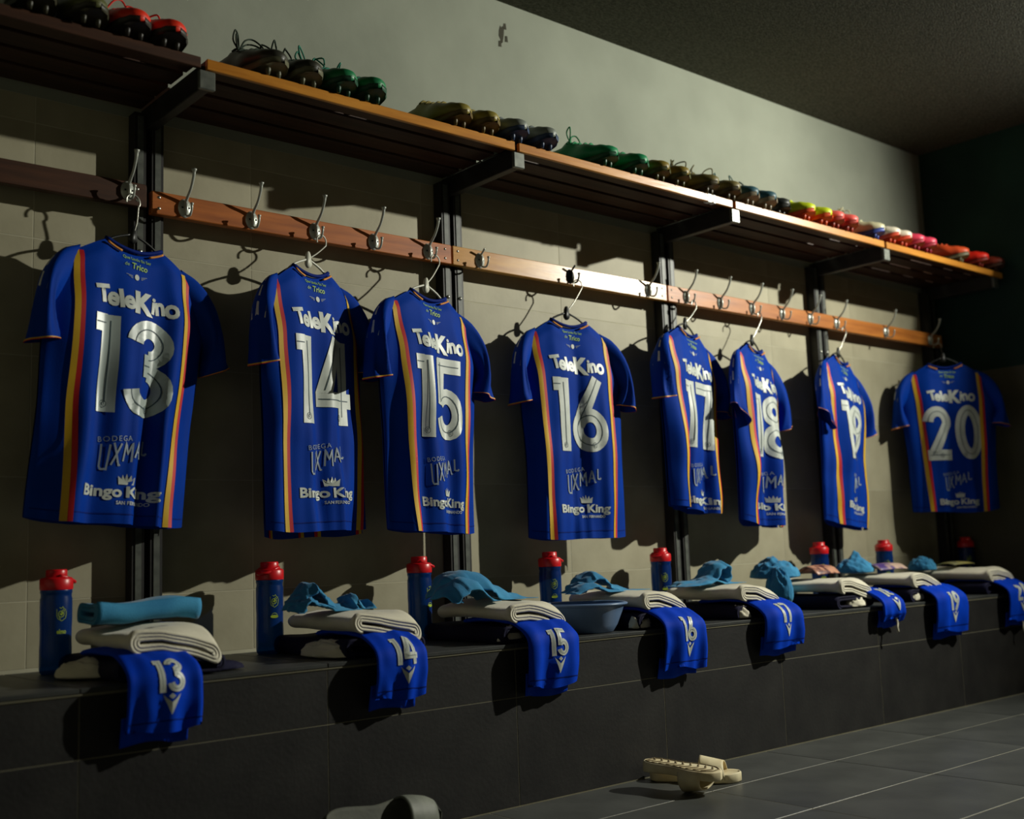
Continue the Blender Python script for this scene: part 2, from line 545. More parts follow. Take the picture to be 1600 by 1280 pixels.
PROTO = {'L': make_hook(True), 'S': make_hook(False), 'D': make_hook(False, DARKMETAL)}
used = set()
for x, k, lab, dz in HOOKS:
    o = PROTO[k] if k not in used else copy_thing(PROTO[k])
    used.add(k)
    o.location = (x, BOARD_Y + 0.001, HOOK_Z + dz)
    tag(o, lab, 'hook', 'coat hooks on the rail')

# ------------------------------------------------------------------ flat print shapes (x, z) used on jerseys, shorts and bottles
def flat_from_bm(bm, step):
    if step:
        xs = [v.co.x for v in bm.verts]
        zs = [v.co.y for v in bm.verts]
        for axis, lo_, hi_ in ((0, min(xs), max(xs)), (1, min(zs), max(zs))):
            k = math.floor(lo_ / step) + 1
            while k * step < hi_:
                co = [0, 0, 0]
                co[axis] = k * step
                no = [0, 0, 0]
                no[axis] = 1
                bmesh.ops.bisect_plane(bm, geom=bm.verts[:] + bm.edges[:] + bm.faces[:], plane_co=co, plane_no=no, dist=1e-6)
                k += 1
    bm.verts.index_update()
    V = [(v.co.x, v.co.y) for v in bm.verts]
    F = []
    for f in bm.faces:
        ids = [v.index for v in f.verts]
        f.normal_update()
        F.append(tuple(ids if f.normal.z > 0 else ids[::-1]))
    bm.free()
    return V, F

def text_bm(s, size, bold=0.0, spacing=1.0):
    cu = bpy.data.curves.new('txt', 'FONT')
    cu.body = s
    cu.size = size
    cu.offset = bold * size
    cu.space_character = spacing
    cu.resolution_u = 3
    o = bpy.data.objects.new('txt', cu)
    C.objects.link(o)
    dg = bpy.context.evaluated_depsgraph_get()
    me = bpy.data.meshes.new_from_object(o.evaluated_get(dg))
    bm = bmesh.new()
    bm.from_mesh(me)
    bpy.data.objects.remove(o)
    bpy.data.curves.remove(cu)
    bpy.data.meshes.remove(me)
    return bm

def bbox(bm):
    xs = [v.co.x for v in bm.verts]
    ys = [v.co.y for v in bm.verts]
    return min(xs), max(xs), min(ys), max(ys)

def merge(dst, src):
    src.verts.index_update()
    vs_ = [dst.verts.new(v.co) for v in src.verts]
    for f in src.faces:
        try:
            dst.faces.new([vs_[v.index] for v in f.verts])
        except ValueError:
            pass
    src.free()

def fit(bm, w_, h_, cx=0.0, cy=0.0, rot=0.0, shear=0.0):
    x0, x1, y0, y1 = bbox(bm)
    for v in bm.verts:
        x = (v.co.x - (x0 + x1) / 2) / (x1 - x0) * w_
        y = (v.co.y - (y0 + y1) / 2) / (y1 - y0) * h_
        x += shear * y
        v.co = Vector((cx + x * cos(rot) - y * sin(rot), cy + x * sin(rot) + y * cos(rot), 0))
    return bm

def stroke_bm(bm, pts, width, closed=False):
    P = [Vector((p[0], p[1])) for p in pts]
    n = len(P)
    L, R_ = [], []
    for i in range(n):
        if closed:
            a, b = P[i - 1], P[(i + 1) % n]
        else:
            a, b = P[max(i - 1, 0)], P[min(i + 1, n - 1)]
        t = (b - a).normalized()
        nn = Vector((-t.y, t.x))
        L.append(bm.verts.new((*(P[i] + nn * width / 2), 0)))
        R_.append(bm.verts.new((*(P[i] - nn * width / 2), 0)))
    for i in range(n if closed else n - 1):
        j = (i + 1) % n
        bm.faces.new((R_[i], R_[j], L[j], L[i]))

def arc(cx, cy, rx, ry, a0, a1, n=18):
    return [(cx + rx * cos(radians(a0 + (a1 - a0) * i / n)), cy + ry * sin(radians(a0 + (a1 - a0) * i / n))) for i in range(n + 1)]

SW = 0.205
GLYPH = {
    '1': (0.25, [([(0.0, 0.905), (0.13, 0.905)], 0.17, 0), ([(0.165, 0.99), (0.165, 0.0)], 0.17, 0)]),
    '2': (0.54, [(arc(0.27, 0.70, 0.180, 0.205, 175, -12) + [(0.40, 0.58), (0.11, 0.09)], 0.175, 0), ([(0.02, 0.09), (0.52, 0.09)], 0.18, 0)]),
    '3': (0.54, [(arc(0.27, 0.75, 0.175, 0.160, 176, -88), 0.175, 0), (arc(0.27, 0.275, 0.185, 0.185, 88, -176), 0.175, 0), ([(0.21, 0.525), (0.31, 0.525)], 0.22, 0)]),
    '4': (0.56, [([(0.33, 1.0), (0.085, 0.32)], 0.175, 0), ([(0.0, 0.285), (0.56, 0.285)], 0.165, 0), ([(0.40, 0.97), (0.40, 0.0)], 0.165, 0)]),
    '5': (0.54, [([(0.06, 0.91), (0.51, 0.91)], 0.17, 0), ([(0.135, 0.98), (0.105, 0.42)], 0.165, 0), (arc(0.26, 0.31, 0.185, 0.225, 140, -168), 0.175, 0)]),
    '6': (0.55, [(arc(0.275, 0.29, 0.187, 0.205, 0, 360, 28)[:-1], 0.175, 1), ([(0.43, 1.0), (0.25, 0.66), (0.11, 0.36)], 0.17, 0)]),
    '7': (0.50, [([(0.0, 0.91), (0.48, 0.91)], 0.17, 0), ([(0.41, 0.92), (0.33, 0.45), (0.28, 0.0)], 0.17, 0)]),
    '8': (0.54, [(arc(0.27, 0.75, 0.165, 0.165, 0, 360, 26)[:-1], 0.17, 1), (arc(0.27, 0.27, 0.185, 0.185, 0, 360, 26)[:-1], 0.17, 1)]),
    '9': (0.55, [(arc(0.275, 0.71, 0.187, 0.205, 0, 360, 28)[:-1], 0.175, 1), ([(0.12, 0.0), (0.30, 0.34), (0.44, 0.64)], 0.17, 0)]),
    '0': (0.55, [(arc(0.275, 0.50, 0.187, 0.412, 0, 360, 34)[:-1], 0.175, 1)]),
}
def number_flat(s, height, step):
    bm, bl = bmesh.new(), bmesh.new()
    x = 0
    for ch in s:
        adv, strokes = GLYPH[ch]
        for pts, wd, cl in strokes:
            P = [(x + p[0], p[1]) for p in pts]
            stroke_bm(bm, P, wd * 1.08, bool(cl))
            Q = P
            if not cl and len(P) == 2:
                a, b = Vector(P[0]), Vector(P[1])
                Q = [tuple(a + (b - a) * (0.06 + 0.84 * i / 4)) for i in range(5)]
            stroke_bm(bl, Q, 0.012, bool(cl))
        x += adv + 0.075
    x -= 0.075
    for b in (bm, bl):
        for v in b.verts:
            v.co = Vector(((v.co.x - x / 2) * height, (v.co.y - 0.5) * height, 0))
    return flat_from_bm(bm, step), flat_from_bm(bl, step)

def telekino():
    bm = bmesh.new()
    spec = [('T', 1.15, 8, 0.16, .05), ('e', 1.3, -8, -0.04, .035), ('l', 1.2, 5, 0.06, .05), ('e', 1.3, 4, -0.08, .035), ('K', 1.5, -3, 0.0, .05), ('i', 1.25, -8, 0.0, .028), ('n', 1.25, 8, -0.08, .04), ('o', 1.4, 8, -0.12, .035)]
    x = 0.0
    for ch, sc, rot, dy, bo in spec:
        b = text_bm(ch, sc, bo)
        x0, x1, y0, y1 = bbox(b)
        a = radians(rot)
        for v in b.verts:
            px, py = v.co.x - (x0 + x1) / 2, v.co.y - (y0 + y1) / 2
            v.co = Vector((x + (x1 - x0) / 2 + px * cos(a) - py * sin(a), dy + px * sin(a) + py * cos(a), 0))
        x += (x1 - x0) - (0.16 if ch == 'T' else (0.10 if ch == 'K' else 0.0))
        merge(bm, b)
    return bm

STEP = 0.012
FL = {}
FL['tele'] = flat_from_bm(fit(telekino(), 0.228, 0.066), STEP)
b = bmesh.new()
merge(b, fit(text_bm('BODEGA', 1, 0.0, 1.25), 0.088, 0.013, -0.028, 0.040, radians(7)))
FL['bodega'] = flat_from_bm(b, STEP)
b = bmesh.new()
ULET = {'U': [[(0, 1), (.02, .12), (.12, 0), (.5, .02)], [(.55, 1), (.5, -.04)]], 'X': [[(0, 1), (.55, 0), (.66, .05)], [(.55, 1), (0, 0)]],
        'M': [[(.05, 0), (.12, 1), (.38, .38), (.66, 1), (.70, 0)]], 'A': [[(0, 0), (.28, 1), (.42, .5), (.56, 0), (.66, .06)], [(.12, .36), (.50, .36)]],
        'L': [[(.05, 1), (.05, .02), (.34, 0), (.40, .14)]]}
for i, (ch, x0) in enumerate(zip('UXMAL', (-0.062, -0.034, -0.005, 0.028, 0.058))):
    hh_ = 0.060 - 0.0065 * i
    for st in ULET[ch]:
        P_ = []
        for p_, q_ in zip(st, st[1:]):
            for k_ in range(4):
                P_.append((p_[0] + (q_[0] - p_[0]) * k_ / 4, p_[1] + (q_[1] - p_[1]) * k_ / 4))
        P_.append(st[-1])
        stroke_bm(b, [(x0 + p_[0] * 0.036, -0.036 + 0.0115 * i + p_[1] * hh_) for p_ in P_], 0.0048)
FL['uxmal'] = flat_from_bm(b, STEP)
b = bmesh.new()
merge(b, fit(text_bm('Bingo', 1, 0.034), 0.108, 0.036, -0.052, -0.003))
merge(b, fit(text_bm('King', 1, 0.034), 0.088, 0.036, 0.056, -0.003))
FL['bingo'] = flat_from_bm(b, STEP)
FL['fernando'] = flat_from_bm(fit(text_bm('SAN FERNANDO', 1, 0.015), 0.095, 0.009, 0.035, -0.0255), STEP)
b = bmesh.new()
crown = [(-.020, -.010), (.020, -.010), (.024, .010), (.014, 0), (.011, .014), (.005, .002), (0, .017), (-.005, .002), (-.011, .014), (-.014, 0), (-.024, .010)]
cv = [b.verts.new((x + 0.010, z + 0.029, 0)) for x, z in crown]
base_v = [cv[0], cv[1]]
ce = b.verts.new((0.010, 0.024, 0))
for i in range(len(cv)):
    b.faces.new((ce, cv[i], cv[(i + 1) % len(cv)]))
FL['crown'] = flat_from_bm(b, 0)
b = bmesh.new()
merge(b, fit(text_bm('Que Lindo Es Ser', 1, 0.01), 0.080, 0.011, 0, 0.022, radians(-3)))
merge(b, fit(text_bm('de', 1, 0.0), 0.012, 0.009, -0.030, 0.006))
merge(b, fit(text_bm('Trico', 1, 0.02), 0.046, 0.016, 0.006, 0.003, radians(-3)))
FL['neck'] = flat_from_bm(b, STEP)
b = bmesh.new()
bmesh.ops.create_circle(b, cap_ends=True, segments=16, radius=0.0065)
for v in b.verts:
    v.co = Vector((v.co.x, v.co.y * 1.25 - 0.018, 0))
FL['neckdisc'] = flat_from_bm(b, 0)
b = bmesh.new()
for s in (-1, 1):
    for k in range(3):
        stroke_bm(b, [(s * .012, -.016 - k * .003), (s * (.030 - k * .006), -.013 - k * .004)], .0012)
FL['neckwing'] = flat_from_bm(b, 0)
NUMF = {n: number_flat(str(n), 0.246, STEP) for n in range(13, 21)}
NUMS = {n: number_flat(str(n), 0.082, 0.012) for n in range(13, 21)}
b = bmesh.new()
stroke_bm(b, arc(0, 0, .008, .009, 0, 360, 16)[:-1], .0014, True)
stroke_bm(b, arc(0, 0, .003, .004, 0, 300, 8), .002)
FL['crest'] = flat_from_bm(b, 0)
# maker's mark on the shorts: diamond over a notched wedge
b = bmesh.new()
vv = [b.verts.new((x, z, 0)) for x, z in [(-.0075, .0165), (0, .024), (.0075, .0165), (0, .009)]]
b.faces.new(vv[::-1])
vv = [b.verts.new((x, z, 0)) for x, z in [(-.021, .022), (-.0, .000), (0, -.032)]]
b.faces.new(vv[::-1])
vv = [b.verts.new((x, z, 0)) for x, z in [(.021, .022), (0, -.032), (0, .000)]]
b.faces.new(vv[::-1])
FL['mark'] = flat_from_bm(b, 0.012)
b = bmesh.new()
for k in range(3):
    vv = [b.verts.new((x, z - k * .030, 0)) for x, z in [(-.011, .010), (.011, .010), (.011, .002), (0, -.012), (-.011, .002)]]
    b.faces.new(vv[::-1])
FL['sleevemark'] = flat_from_bm(b, 0.012)

# ------------------------------------------------------------------ jerseys and hangers
def make_jersey(num, loc, yaw, tilt, L, seed, wsc=1.0, sleeves=('down', 'down'), fold=1.0, front_drop=0.0, lab='', foil=False, sh=0.0, sp=0.0, bsc=1.0, hanger=HANGB, hook=None, hanglab='', bend=0.0):
    t = thing('jersey', lab, 'jersey', loc, 0, 'numbered blue jerseys')
    t.rotation_euler = Matrix.Rotation(yaw, 4, 'Z').to_euler()
    rt = Matrix.Rotation(tilt, 3, 'Y')
    rr = random.Random(seed)
    ph = [rr.uniform(0, 6.28) for _ in range(8)]
    UN = 0.40
    creases = [(rr.uniform(-.8, .8), rr.choice((-1, 1)) * rr.uniform(.007, .014), rr.uniform(.075, .13), rr.uniform(-.18, .18)) for _ in range(7)]
    Wt = [(0, 0.205), (0.10, 0.220), (0.22, 0.236), (0.35, 0.232), (0.6, 0.226), (1.0, 0.232)]
    Tt = [(0, 0.008), (0.05, 0.022), (0.25, 0.045), (0.6, 0.052), (1.0, 0.050)]
    def ztop(u):
        a = abs(u)
        if a < UN:
            return -0.022 * (1 - (a / UN) ** 2)
        return -0.072 * ((a - UN) / (1 - UN)) ** 1.15
    def zhem(u, front):
        return -L + 0.012 * u * u - (front_drop if front else 0) + 0.004 * sin(4 * u + ph[0])
    def S(u, v, front=False):
        z0 = ztop(u)
        z = z0 + v * (zhem(u, front) - z0)
        W = interp(Wt, v) * bsc * (1 + 0.6 * sp / 0.142 * v)
        x = u * W
        d = interp(Tt, v) * max(0.0, 1 - abs(u) ** 2.4) ** 0.6
        g = fold * min(1, v * 1.6 + 0.08) * (1 - abs(u) ** 6)
        q = 0.0085 * sin(6.2 * u + ph[1] + 0.9 * v) + 0.0060 * sin(11 * u + ph[2] - 1.3 * v) + 0.0028 * sin(19 * u + ph[3] + 2.4 * v)
        q += 0.004 * sin(7 * v + 3 * u + ph[4]) * min(1, v * 3)
        n = noise.noise(Vector((u * 2.2 + seed, v * 4.5, seed * 0.37)))
        q += 0.010 * n
        # a soft pull running down from each shoulder
        q += 0.006 * exp(-((abs(u) - 0.62 - 0.15 * v) / 0.10) ** 2) * (1 - v) * (1 if v > 0.03 else v / 0.03)
        y = (0.55 * d + 0.006 if front else -d) - g * q * (0.5 if front else 1)
        y += bend * u * u * v
        for (fu, fa, fw, fs) in creases:
            y -= fa * fold * min(1, v * 1.4) * exp(-((u - fu - fs * v) / fw) ** 2) * (0.4 if front else 1)
        x += sh * v + 0.004 * sin(5 * v + ph[5]) * v
        return rt @ Vector((x, y, z))
    NU, NV = 56, 56
    V, F = [], []
    def build(front):
        base = len(V)
        for j in range(NV + 1):
            for i in range(NU + 1):
                u = -1 + 2 * i / NU
                u = math.copysign(1 - (1 - abs(u)) ** 1.25, u)
                V.append(S(u, j / NV, front))
        for j in range(NV):
            for i in range(NU):
                a = base + j * (NU + 1) + i
                q = (a, a + NU + 1, a + NU + 2, a + 1)
                F.append(q if not front else q[::-1])
    build(False)
    build(True)
    bm = bmesh.new()
    vs_ = [bm.verts.new(v) for v in V]
    for q in F:
        bm.faces.new([vs_[i] for i in q])
    bmesh.ops.remove_doubles(bm, verts=bm.verts[:], dist=0.0008)
    bm_obj('body', bm, BLUE, t, smooth=True)
    # prints follow the cloth
    def uv_of(x, z):
        u, v = x / 0.23, -z / L
        for _ in range(5):
            z0 = ztop(u)
            v = max(0, min(1, (z - z0) / (zhem(u, False) - z0)))
            W = interp(Wt, v) * bsc * (1 + 0.6 * sp / 0.142 * v)
            u = max(-0.995, min(0.995, x / W))
        return u, v
    def on_cloth(x, z, off):
        u, v = uv_of(x, z)
        p = S(u, v)
        e = 0.01
        du = S(min(u + e, 0.999), v) - S(max(u - e, -0.999), v)
        dv = S(u, min(v + e, 1)) - S(u, max(v - e, 0))
        n = du.cross(dv)
        n.normalize()
        if n.y > 0:
            n = -n
        return p + n * off
    k = 1.0
    def decal(name, flat, cx, cz, mt, off=0.0018, parent=t, sx=1.0):
        Vf, Ff = flat
        return mesh_obj(name, [on_cloth((cx + x) * (1 + sp / 0.142 * max(0, -(cz + z)) / L), cz + z, off) for x, z in Vf], Ff, mt, parent)
    decal('neck_print', FL['neck'], 0.004, -0.062, LIME)
    decal('neck_disc', FL['neckdisc'], 0.002, -0.070, PRINT)
    decal('neck_wings', FL['neckwing'], 0.002, -0.070, PRINTGREY)
    decal('sponsor_print', FL['tele'], 0.004, -0.155, PRINT)
    nm = decal('number_print', NUMF[num][0], 0.000, -0.322, FOIL if foil else PRINT)
    decal('number_inline', NUMF[num][1], 0.000, -0.322, INLINE, 0.0026, nm)
    for cx in (-0.070, 0.05):
        decal('number_crest', FL['crest'], cx, -0.425, INLINE, 0.0028, nm)
    decal('winery_print', FL['uxmal'], -0.004, -0.548, PRINTGREY)
    decal('winery_caption', FL['bodega'], -0.004, -0.548, PRINTGREY)
    decal('bingo_print', FL['bingo'], 0.0, -0.636, PRINT)
    decal('bingo_caption', FL['fernando'], 0.0, -0.636, PRINT)
    decal('crown_print', FL['crown'], 0.0, -0.636, PRINT)
    # stripes
    for side in (-1, 1):
        for (o0, o1, mt, nm_) in ((-0.0125, 0.0015, YELLOW, 'yellow_stripe'), (0.0, 0.0125, RED, 'red_stripe')):
            Vs, Fs = [], []
            n = 60
            for i in range(n + 1):
                q = i / n
                xc = side * (0.148 + (sp - 0.004) * q)
                zt = ztop(xc / 0.21) - 0.012
                ze = zhem(max(-1, min(1, xc / 0.23)), False) + 0.001
                z = zt + q * (ze - zt)
                for a in (o0, (o0 + o1) / 2, o1):
                    Vs.append(on_cloth(xc + a, z, 0.0016 if mt is RED else 0.0020))
            for i in range(n):
                for kk in range(2):
                    a = i * 3 + kk
                    Fs.append((a, a + 3, a + 4, a + 1))
            mesh_obj(nm_, Vs, Fs, mt, t)
    if front_drop:
        for u0 in (-0.86, -0.2, 0.08, 0.9):
            for du, mt, nm_ in ((0.0, RED, 'red_stripe'), (0.055, YELLOW, 'yellow_stripe')):
                Vs = []
                for q in (0.86, 0.90, 0.94, 0.97, 1.0):
                    for a in (u0 + du, min(u0 + du + 0.055, .99)):
                        p = S(a, q, True)
                        Vs.append(p + Vector((0, -0.0018, 0)))
                mesh_obj(nm_, Vs, [(2 * i, 2 * i + 2, 2 * i + 3, 2 * i + 1) for i in range(4)], mt, t)
    # hem seam
    Vs, Fs = [], []
    for i in range(41):
        u = -0.97 + 1.94 * i / 40
        for vq in (0.964, 0.968):
            p = S(u, vq)
            Vs.append(p + Vector((0, -0.0010, 0)))
    mesh_obj('hem_seam', Vs, [(2 * i, 2 * i + 1, 2 * i + 3, 2 * i + 2) for i in range(40)], COLLARBLUE, t)
    # collar ring
    ring = []
    for i in range(25):
        u = -UN + 2 * UN * i / 24
        ring.append(S(u, 0.0) + Vector((0, -0.006 * (1 - (u / UN) ** 2), 0.004)))
    for i in range(1, 24):
        u = UN - 2 * UN * i / 24
        ring.append(S(u, 0.0, True) + Vector((0, 0.018 * (1 - (u / UN) ** 2), -0.030 * (1 - (u / UN) ** 2))))
    v, f = tube(ring, 0.0052, 8, closed=True)
    mesh_obj('collar', v, f, COLLARBLUE, t)
    for s in (-1, 1):
        pts = []
        for i in range(8):
            u = s * (0.40 - 0.20 * i / 7)
            pts.append(S(u, 0.012) + Vector((0, -0.007, 0.001)))
        v, f = tube(pts, 0.0032, 6)
        mesh_obj('collar_trim', v, f, ORANGE, t)
    # sleeves
    SHAPES = {
        'down': [((0.150, -0.028), (0.200, -0.190), .012, 0), ((0.200, -0.052), (0.222, -0.205), .030, -.004), ((0.240, -0.105), (0.226, -0.225), .040, -.010),
                 ((0.262, -0.180), (0.216, -0.245), .042, -.016), ((0.276, -0.262), (0.203, -0.268), .040, -.020), ((0.282, -0.300), (0.200, -0.282), .040, -.022)],
        'out': [((0.150, -0.028), (0.200, -0.190), .012, 0), ((0.200, -0.050), (0.225, -0.210), .028, -.002), ((0.248, -0.100), (0.238, -0.245), .036, -.006),
                ((0.285, -0.170), (0.244, -0.285), .036, -.010), ((0.318, -0.240), (0.248, -0.325), .034, -.012), ((0.330, -0.262), (0.250, -0.340), .034, -.012)],
        'mid': [((0.150, -0.028), (0.200, -0.190), .012, 0), ((0.200, -0.051), (0.223, -0.208), .029, -.003), ((0.244, -0.103), (0.232, -0.235), .038, -.008),
                ((0.274, -0.175), (0.230, -0.265), .039, -.012), ((0.296, -0.250), (0.226, -0.297), .037, -.016), ((0.305, -0.278), (0.225, -0.311), .037, -.017)],
        'wide': [((0.150, -0.028), (0.200, -0.190), .012, 0), ((0.205, -0.055), (0.215, -0.220), .026, -.006), ((0.245, -0.120), (0.200, -0.255), .028, -.014),
                 ((0.275, -0.190), (0.182, -0.290), .026, -.024), ((0.300, -0.255), (0.162, -0.325), .022, -.032), ((0.305, -0.270), (0.156, -0.335), .022, -.034)],
    }
    for s, kind in zip((-1, 1), sleeves):
        path = SHAPES[kind]
        T = smooth_path([(a[0], 0, a[1]) for a, b_, r_, y_ in path], 4)
        B = smooth_path([(b_[0], y_, b_[1]) for a, b_, r_, y_ in path], 4)
        RR = smooth_path([(r_, y_, 0) for a, b_, r_, y_ in path], 4)
        n = 28
        rings = []
        for i in range(len(T)):
            q = i / (len(T) - 1)
            a = Vector((T[i].x, RR[i].y, T[i].z))
            c = (a + B[i]) / 2
            h = (a - B[i]) / 2
            ring = []
            for kk in range(n):
                th = 2 * pi * kk / n
                wob = 1 + 0.10 * q * sin(3 * th + ph[7] + s) + 0.05 * sin(5 * th + 6 * q + ph[2])
                p = c + h * cos(th) * (1 + 0.02 * sin(9 * q + ph[1])) + Vector((0, RR[i].x * sin(th) * wob, 0))
                p.y += 0.006 * q * sin(8 * q + 4 * th + ph[3])
                p = Vector((p.x * s * (bsc + wsc - 1), p.y, p.z))
                ring.append(rt @ p)
            rings.append(ring)
        Vs = [p for ring in rings for p in ring]
        Fs = []
        for i in range(len(rings) - 1):
            for kk in range(n):
                l = (kk + 1) % n
                q = (i * n + kk, i * n + l, (i + 1) * n + l, (i + 1) * n + kk)
                Fs.append(q if s < 0 else q[::-1])
        sl = mesh_obj('sleeve', Vs, Fs, BLUE, t)
        # coloured line round the cuff
        m_ = len(rings) - 1
        for fa, fb, mt, nm_ in ((0.35, 0.75, YELLOW, 'cuff_trim'), (0.75, 1.02, RED, 'cuff_trim')):
            Vs = []
            cen = sum(rings[m_], Vector()) / n
            for kk in range(n):
                a, b_ = rings[m_ - 1][kk], rings[m_][kk]
                for q in (fa, fb):
                    p = a.lerp(b_, q)
                    Vs.append(p + (p - cen).normalized() * 0.0022)
            Fs = [(2 * kk, 2 * kk + 1, 2 * ((kk + 1) % n) + 1, 2 * ((kk + 1) % n)) for kk in range(n)]
            mesh_obj(nm_, Vs, Fs, mt, sl)
        # white marks along the top of the shoulder
        idx = 5
        for kk0 in (0,):
            Vs, Fs = [], []
            for e in range(3):
                i0 = 3 + e * 3
                for da, db in ((0.0, 0.55),):
                    o_ = len(Vs)
                    for ii in (i0 + da, i0 + 1.1, i0 + 2.0):
                        ia = min(int(ii), len(rings) - 2)
                        fr = ii - ia
                        for kq in (-3, 0, 3):
                            kb = kq % n
                            p = rings[ia][kb].lerp(rings[ia + 1][kb], fr)
                            cen = sum(rings[ia], Vector()) / n
                            shift = abs(kq) / 3 * -0.004
                            Vs.append(p + (p - cen).normalized() * 0.0016 + Vector((0, 0, shift)))
                    for a in (0, 1):
                        for b2 in (0, 1):
                            i1 = o_ + a * 3 + b2
                            Fs.append((i1, i1 + 1, i1 + 4, i1 + 3))
            mesh_obj('shoulder_mark', Vs, Fs, PRINT, sl)
    # hanger
    hx, hy, hz = hook
    hg = thing('clothes_hanger', hanglab, 'hanger', (hx, hy, hz), 0, 'clothes hangers')
    M3 = Matrix.Rotation(yaw, 3, 'Z') @ rt
    def W2L(p):
        return Vector(loc) + M3 @ Vector(p) - Vector((hx, hy, hz))
    neckz = 0.012
    top = W2L((0, 0.004, neckz + 0.022))
    e = M3 @ Vector((1, 0, 0))
    R0 = 0.019
    c0 = Vector((0, 0, -R0))
    arcp = [c0 + e * (R0 * cos(a)) + Vector((0, 0, R0 * sin(a))) for a in [radians(200 - 20 * i) for i in range(13)]]
    pts = [p for p in arcp] + [arcp[-1].lerp(top, 0.55) + e * 0.004, top]
    v, f = tube(smooth_path(pts, 3), 0.0022, 8)
    mesh_obj('hook_wire', v, f, SCREWM if hanger is HANGB else hanger, hg)
    for s in (-1, 1):
        pts = [W2L((0, 0.004, neckz + 0.022)), W2L((s * 0.05, 0.005, neckz + 0.002)), W2L((s * 0.085, 0.006, -0.012)), W2L((s * 0.13 * bsc, 0.008, -0.046)), W2L((s * 0.155 * bsc, 0.008, -0.064))]
        v, f = tube(smooth_path(pts, 3), 0.0034, 8)
        mesh_obj('arm', v, f, hanger, hg)
    v, f = tube([W2L((-0.155 * bsc, 0.008, -0.064)), W2L((0, 0.008, -0.068)), W2L((0.155 * bsc, 0.008, -0.064))], 0.003, 8)
    mesh_obj('bar', v, f, hanger, hg)
    n = 18
    Vp = []
    for dy in (-0.0035, 0.0035):
        for i in range(n):
            a = 2 * pi * i / n
            Vp.append(W2L((0.013 * cos(a) * (1.0 if sin(a) < 0 else 0.75), 0.004 + dy, neckz + 0.016 + 0.020 * sin(a) * (1.0 if sin(a) < 0 else 1.4))))
    Fp = [tuple(range(n)), tuple(range(2 * n - 1, n - 1, -1))] + [(i, n + i, n + (i + 1) % n, (i + 1) % n) for i in range(n)]
    mesh_obj('centre_plate', Vp, Fp, hanger, hg)
    return t

HY = BOARD_Y - 0.036
HZT = HOOK_Z - 0.026 + 0.0064
R_ = radians
J = [
    dict(num=13, loc=(1.116, 2.780, 1.477), yaw=R_(8.2), tilt=R_(3.7), L=0.716, sh=-0.017, sp=-0.011, bsc=0.94, seed=3, sleeves=('down', 'mid'), fold=1.2, foil=True, hook=(1.113, HY, HZT + 0.020),
         lab='blue jersey with silver number 13, nearest on the left', hanglab='black hanger inside the leftmost jersey'),
    dict(num=14, loc=(1.626, 2.772, 1.482), yaw=R_(16.5), tilt=R_(-1.0), L=0.742, sh=0.004, sp=-0.004, bsc=0.86, seed=8, sleeves=('down', 'down'), fold=0.9, front_drop=0.016, hanger=HANGW, hook=(1.668, HY, HZT),
         lab='blue jersey with white number 14, left one of the two on pale hangers', hanglab='pale hanger with triangular neck, the left one of two'),
    dict(num=15, loc=(2.025, 2.756, 1.455), yaw=R_(10.2), tilt=R_(2.5), L=0.725, sh=0.031, sp=-0.040, bsc=0.93, seed=13, sleeves=('down', 'down'), fold=1.0, hanger=HANGW, hook=(2.074, HY, HZT),
         lab='blue jersey with white number 15, right one of the two on pale hangers', hanglab='pale hanger with triangular neck, the one beside the steel post'),
    dict(num=16, loc=(2.624, 2.770, 1.437), yaw=R_(-7.1), tilt=R_(0.3), L=0.737, sh=0.015, sp=-0.013, bsc=0.90, seed=21, sleeves=('down', 'down'), fold=0.9, hook=(2.684, HY, HZT),
         lab='blue jersey with white number 16 under the pine board', hanglab='black hanger below the pale pine board'),
    dict(num=17, loc=(3.243, 2.778, 1.467), yaw=R_(12.8), tilt=R_(4.2), L=0.676, sh=0.040, sp=-0.030, bsc=0.92, seed=34, sleeves=('down', 'down'), fold=1.15, hook=(3.291, HY, HZT),
         lab='blue jersey with white number 17 beside the steel post', hanglab='black hanger at the left end of the orange board'),
    dict(num=18, loc=(3.638, 2.775, 1.440), yaw=R_(14.1), tilt=R_(4.1), L=0.708, sh=0.018, sp=-0.030, bsc=0.90, seed=55, sleeves=('wide', 'mid'), fold=1.2, hook=(3.692, HY, HZT),
         lab='blue jersey with white number 18, its sleeve lapping over its left neighbour', hanglab='black hanger between two empty hooks of the orange board'),
    dict(num=19, loc=(4.235, 2.778, 1.442), yaw=R_(9.7), tilt=R_(7.0), L=0.722, sh=0.039, sp=-0.038, bsc=0.90, seed=89, sleeves=('wide', 'mid'), fold=1.2, hook=(4.283, HY, HZT),
         lab='blue jersey with partly folded number 19', hanglab='black hanger just right of the fourth steel post'),
    dict(num=20, loc=(4.914, 2.670, 1.460), yaw=R_(-40.7), tilt=R_(0.2), L=0.684, sh=0.009, sp=-0.025, bsc=0.95, seed=144, sleeves=('down', 'down'), fold=0.8, hook=(5.061, HY, HZT),
         lab='dim blue jersey with number 20 at the far right, turned to the room', hanglab='black hanger in the far right corner'),
]
for d in J:
    make_jersey(**d)

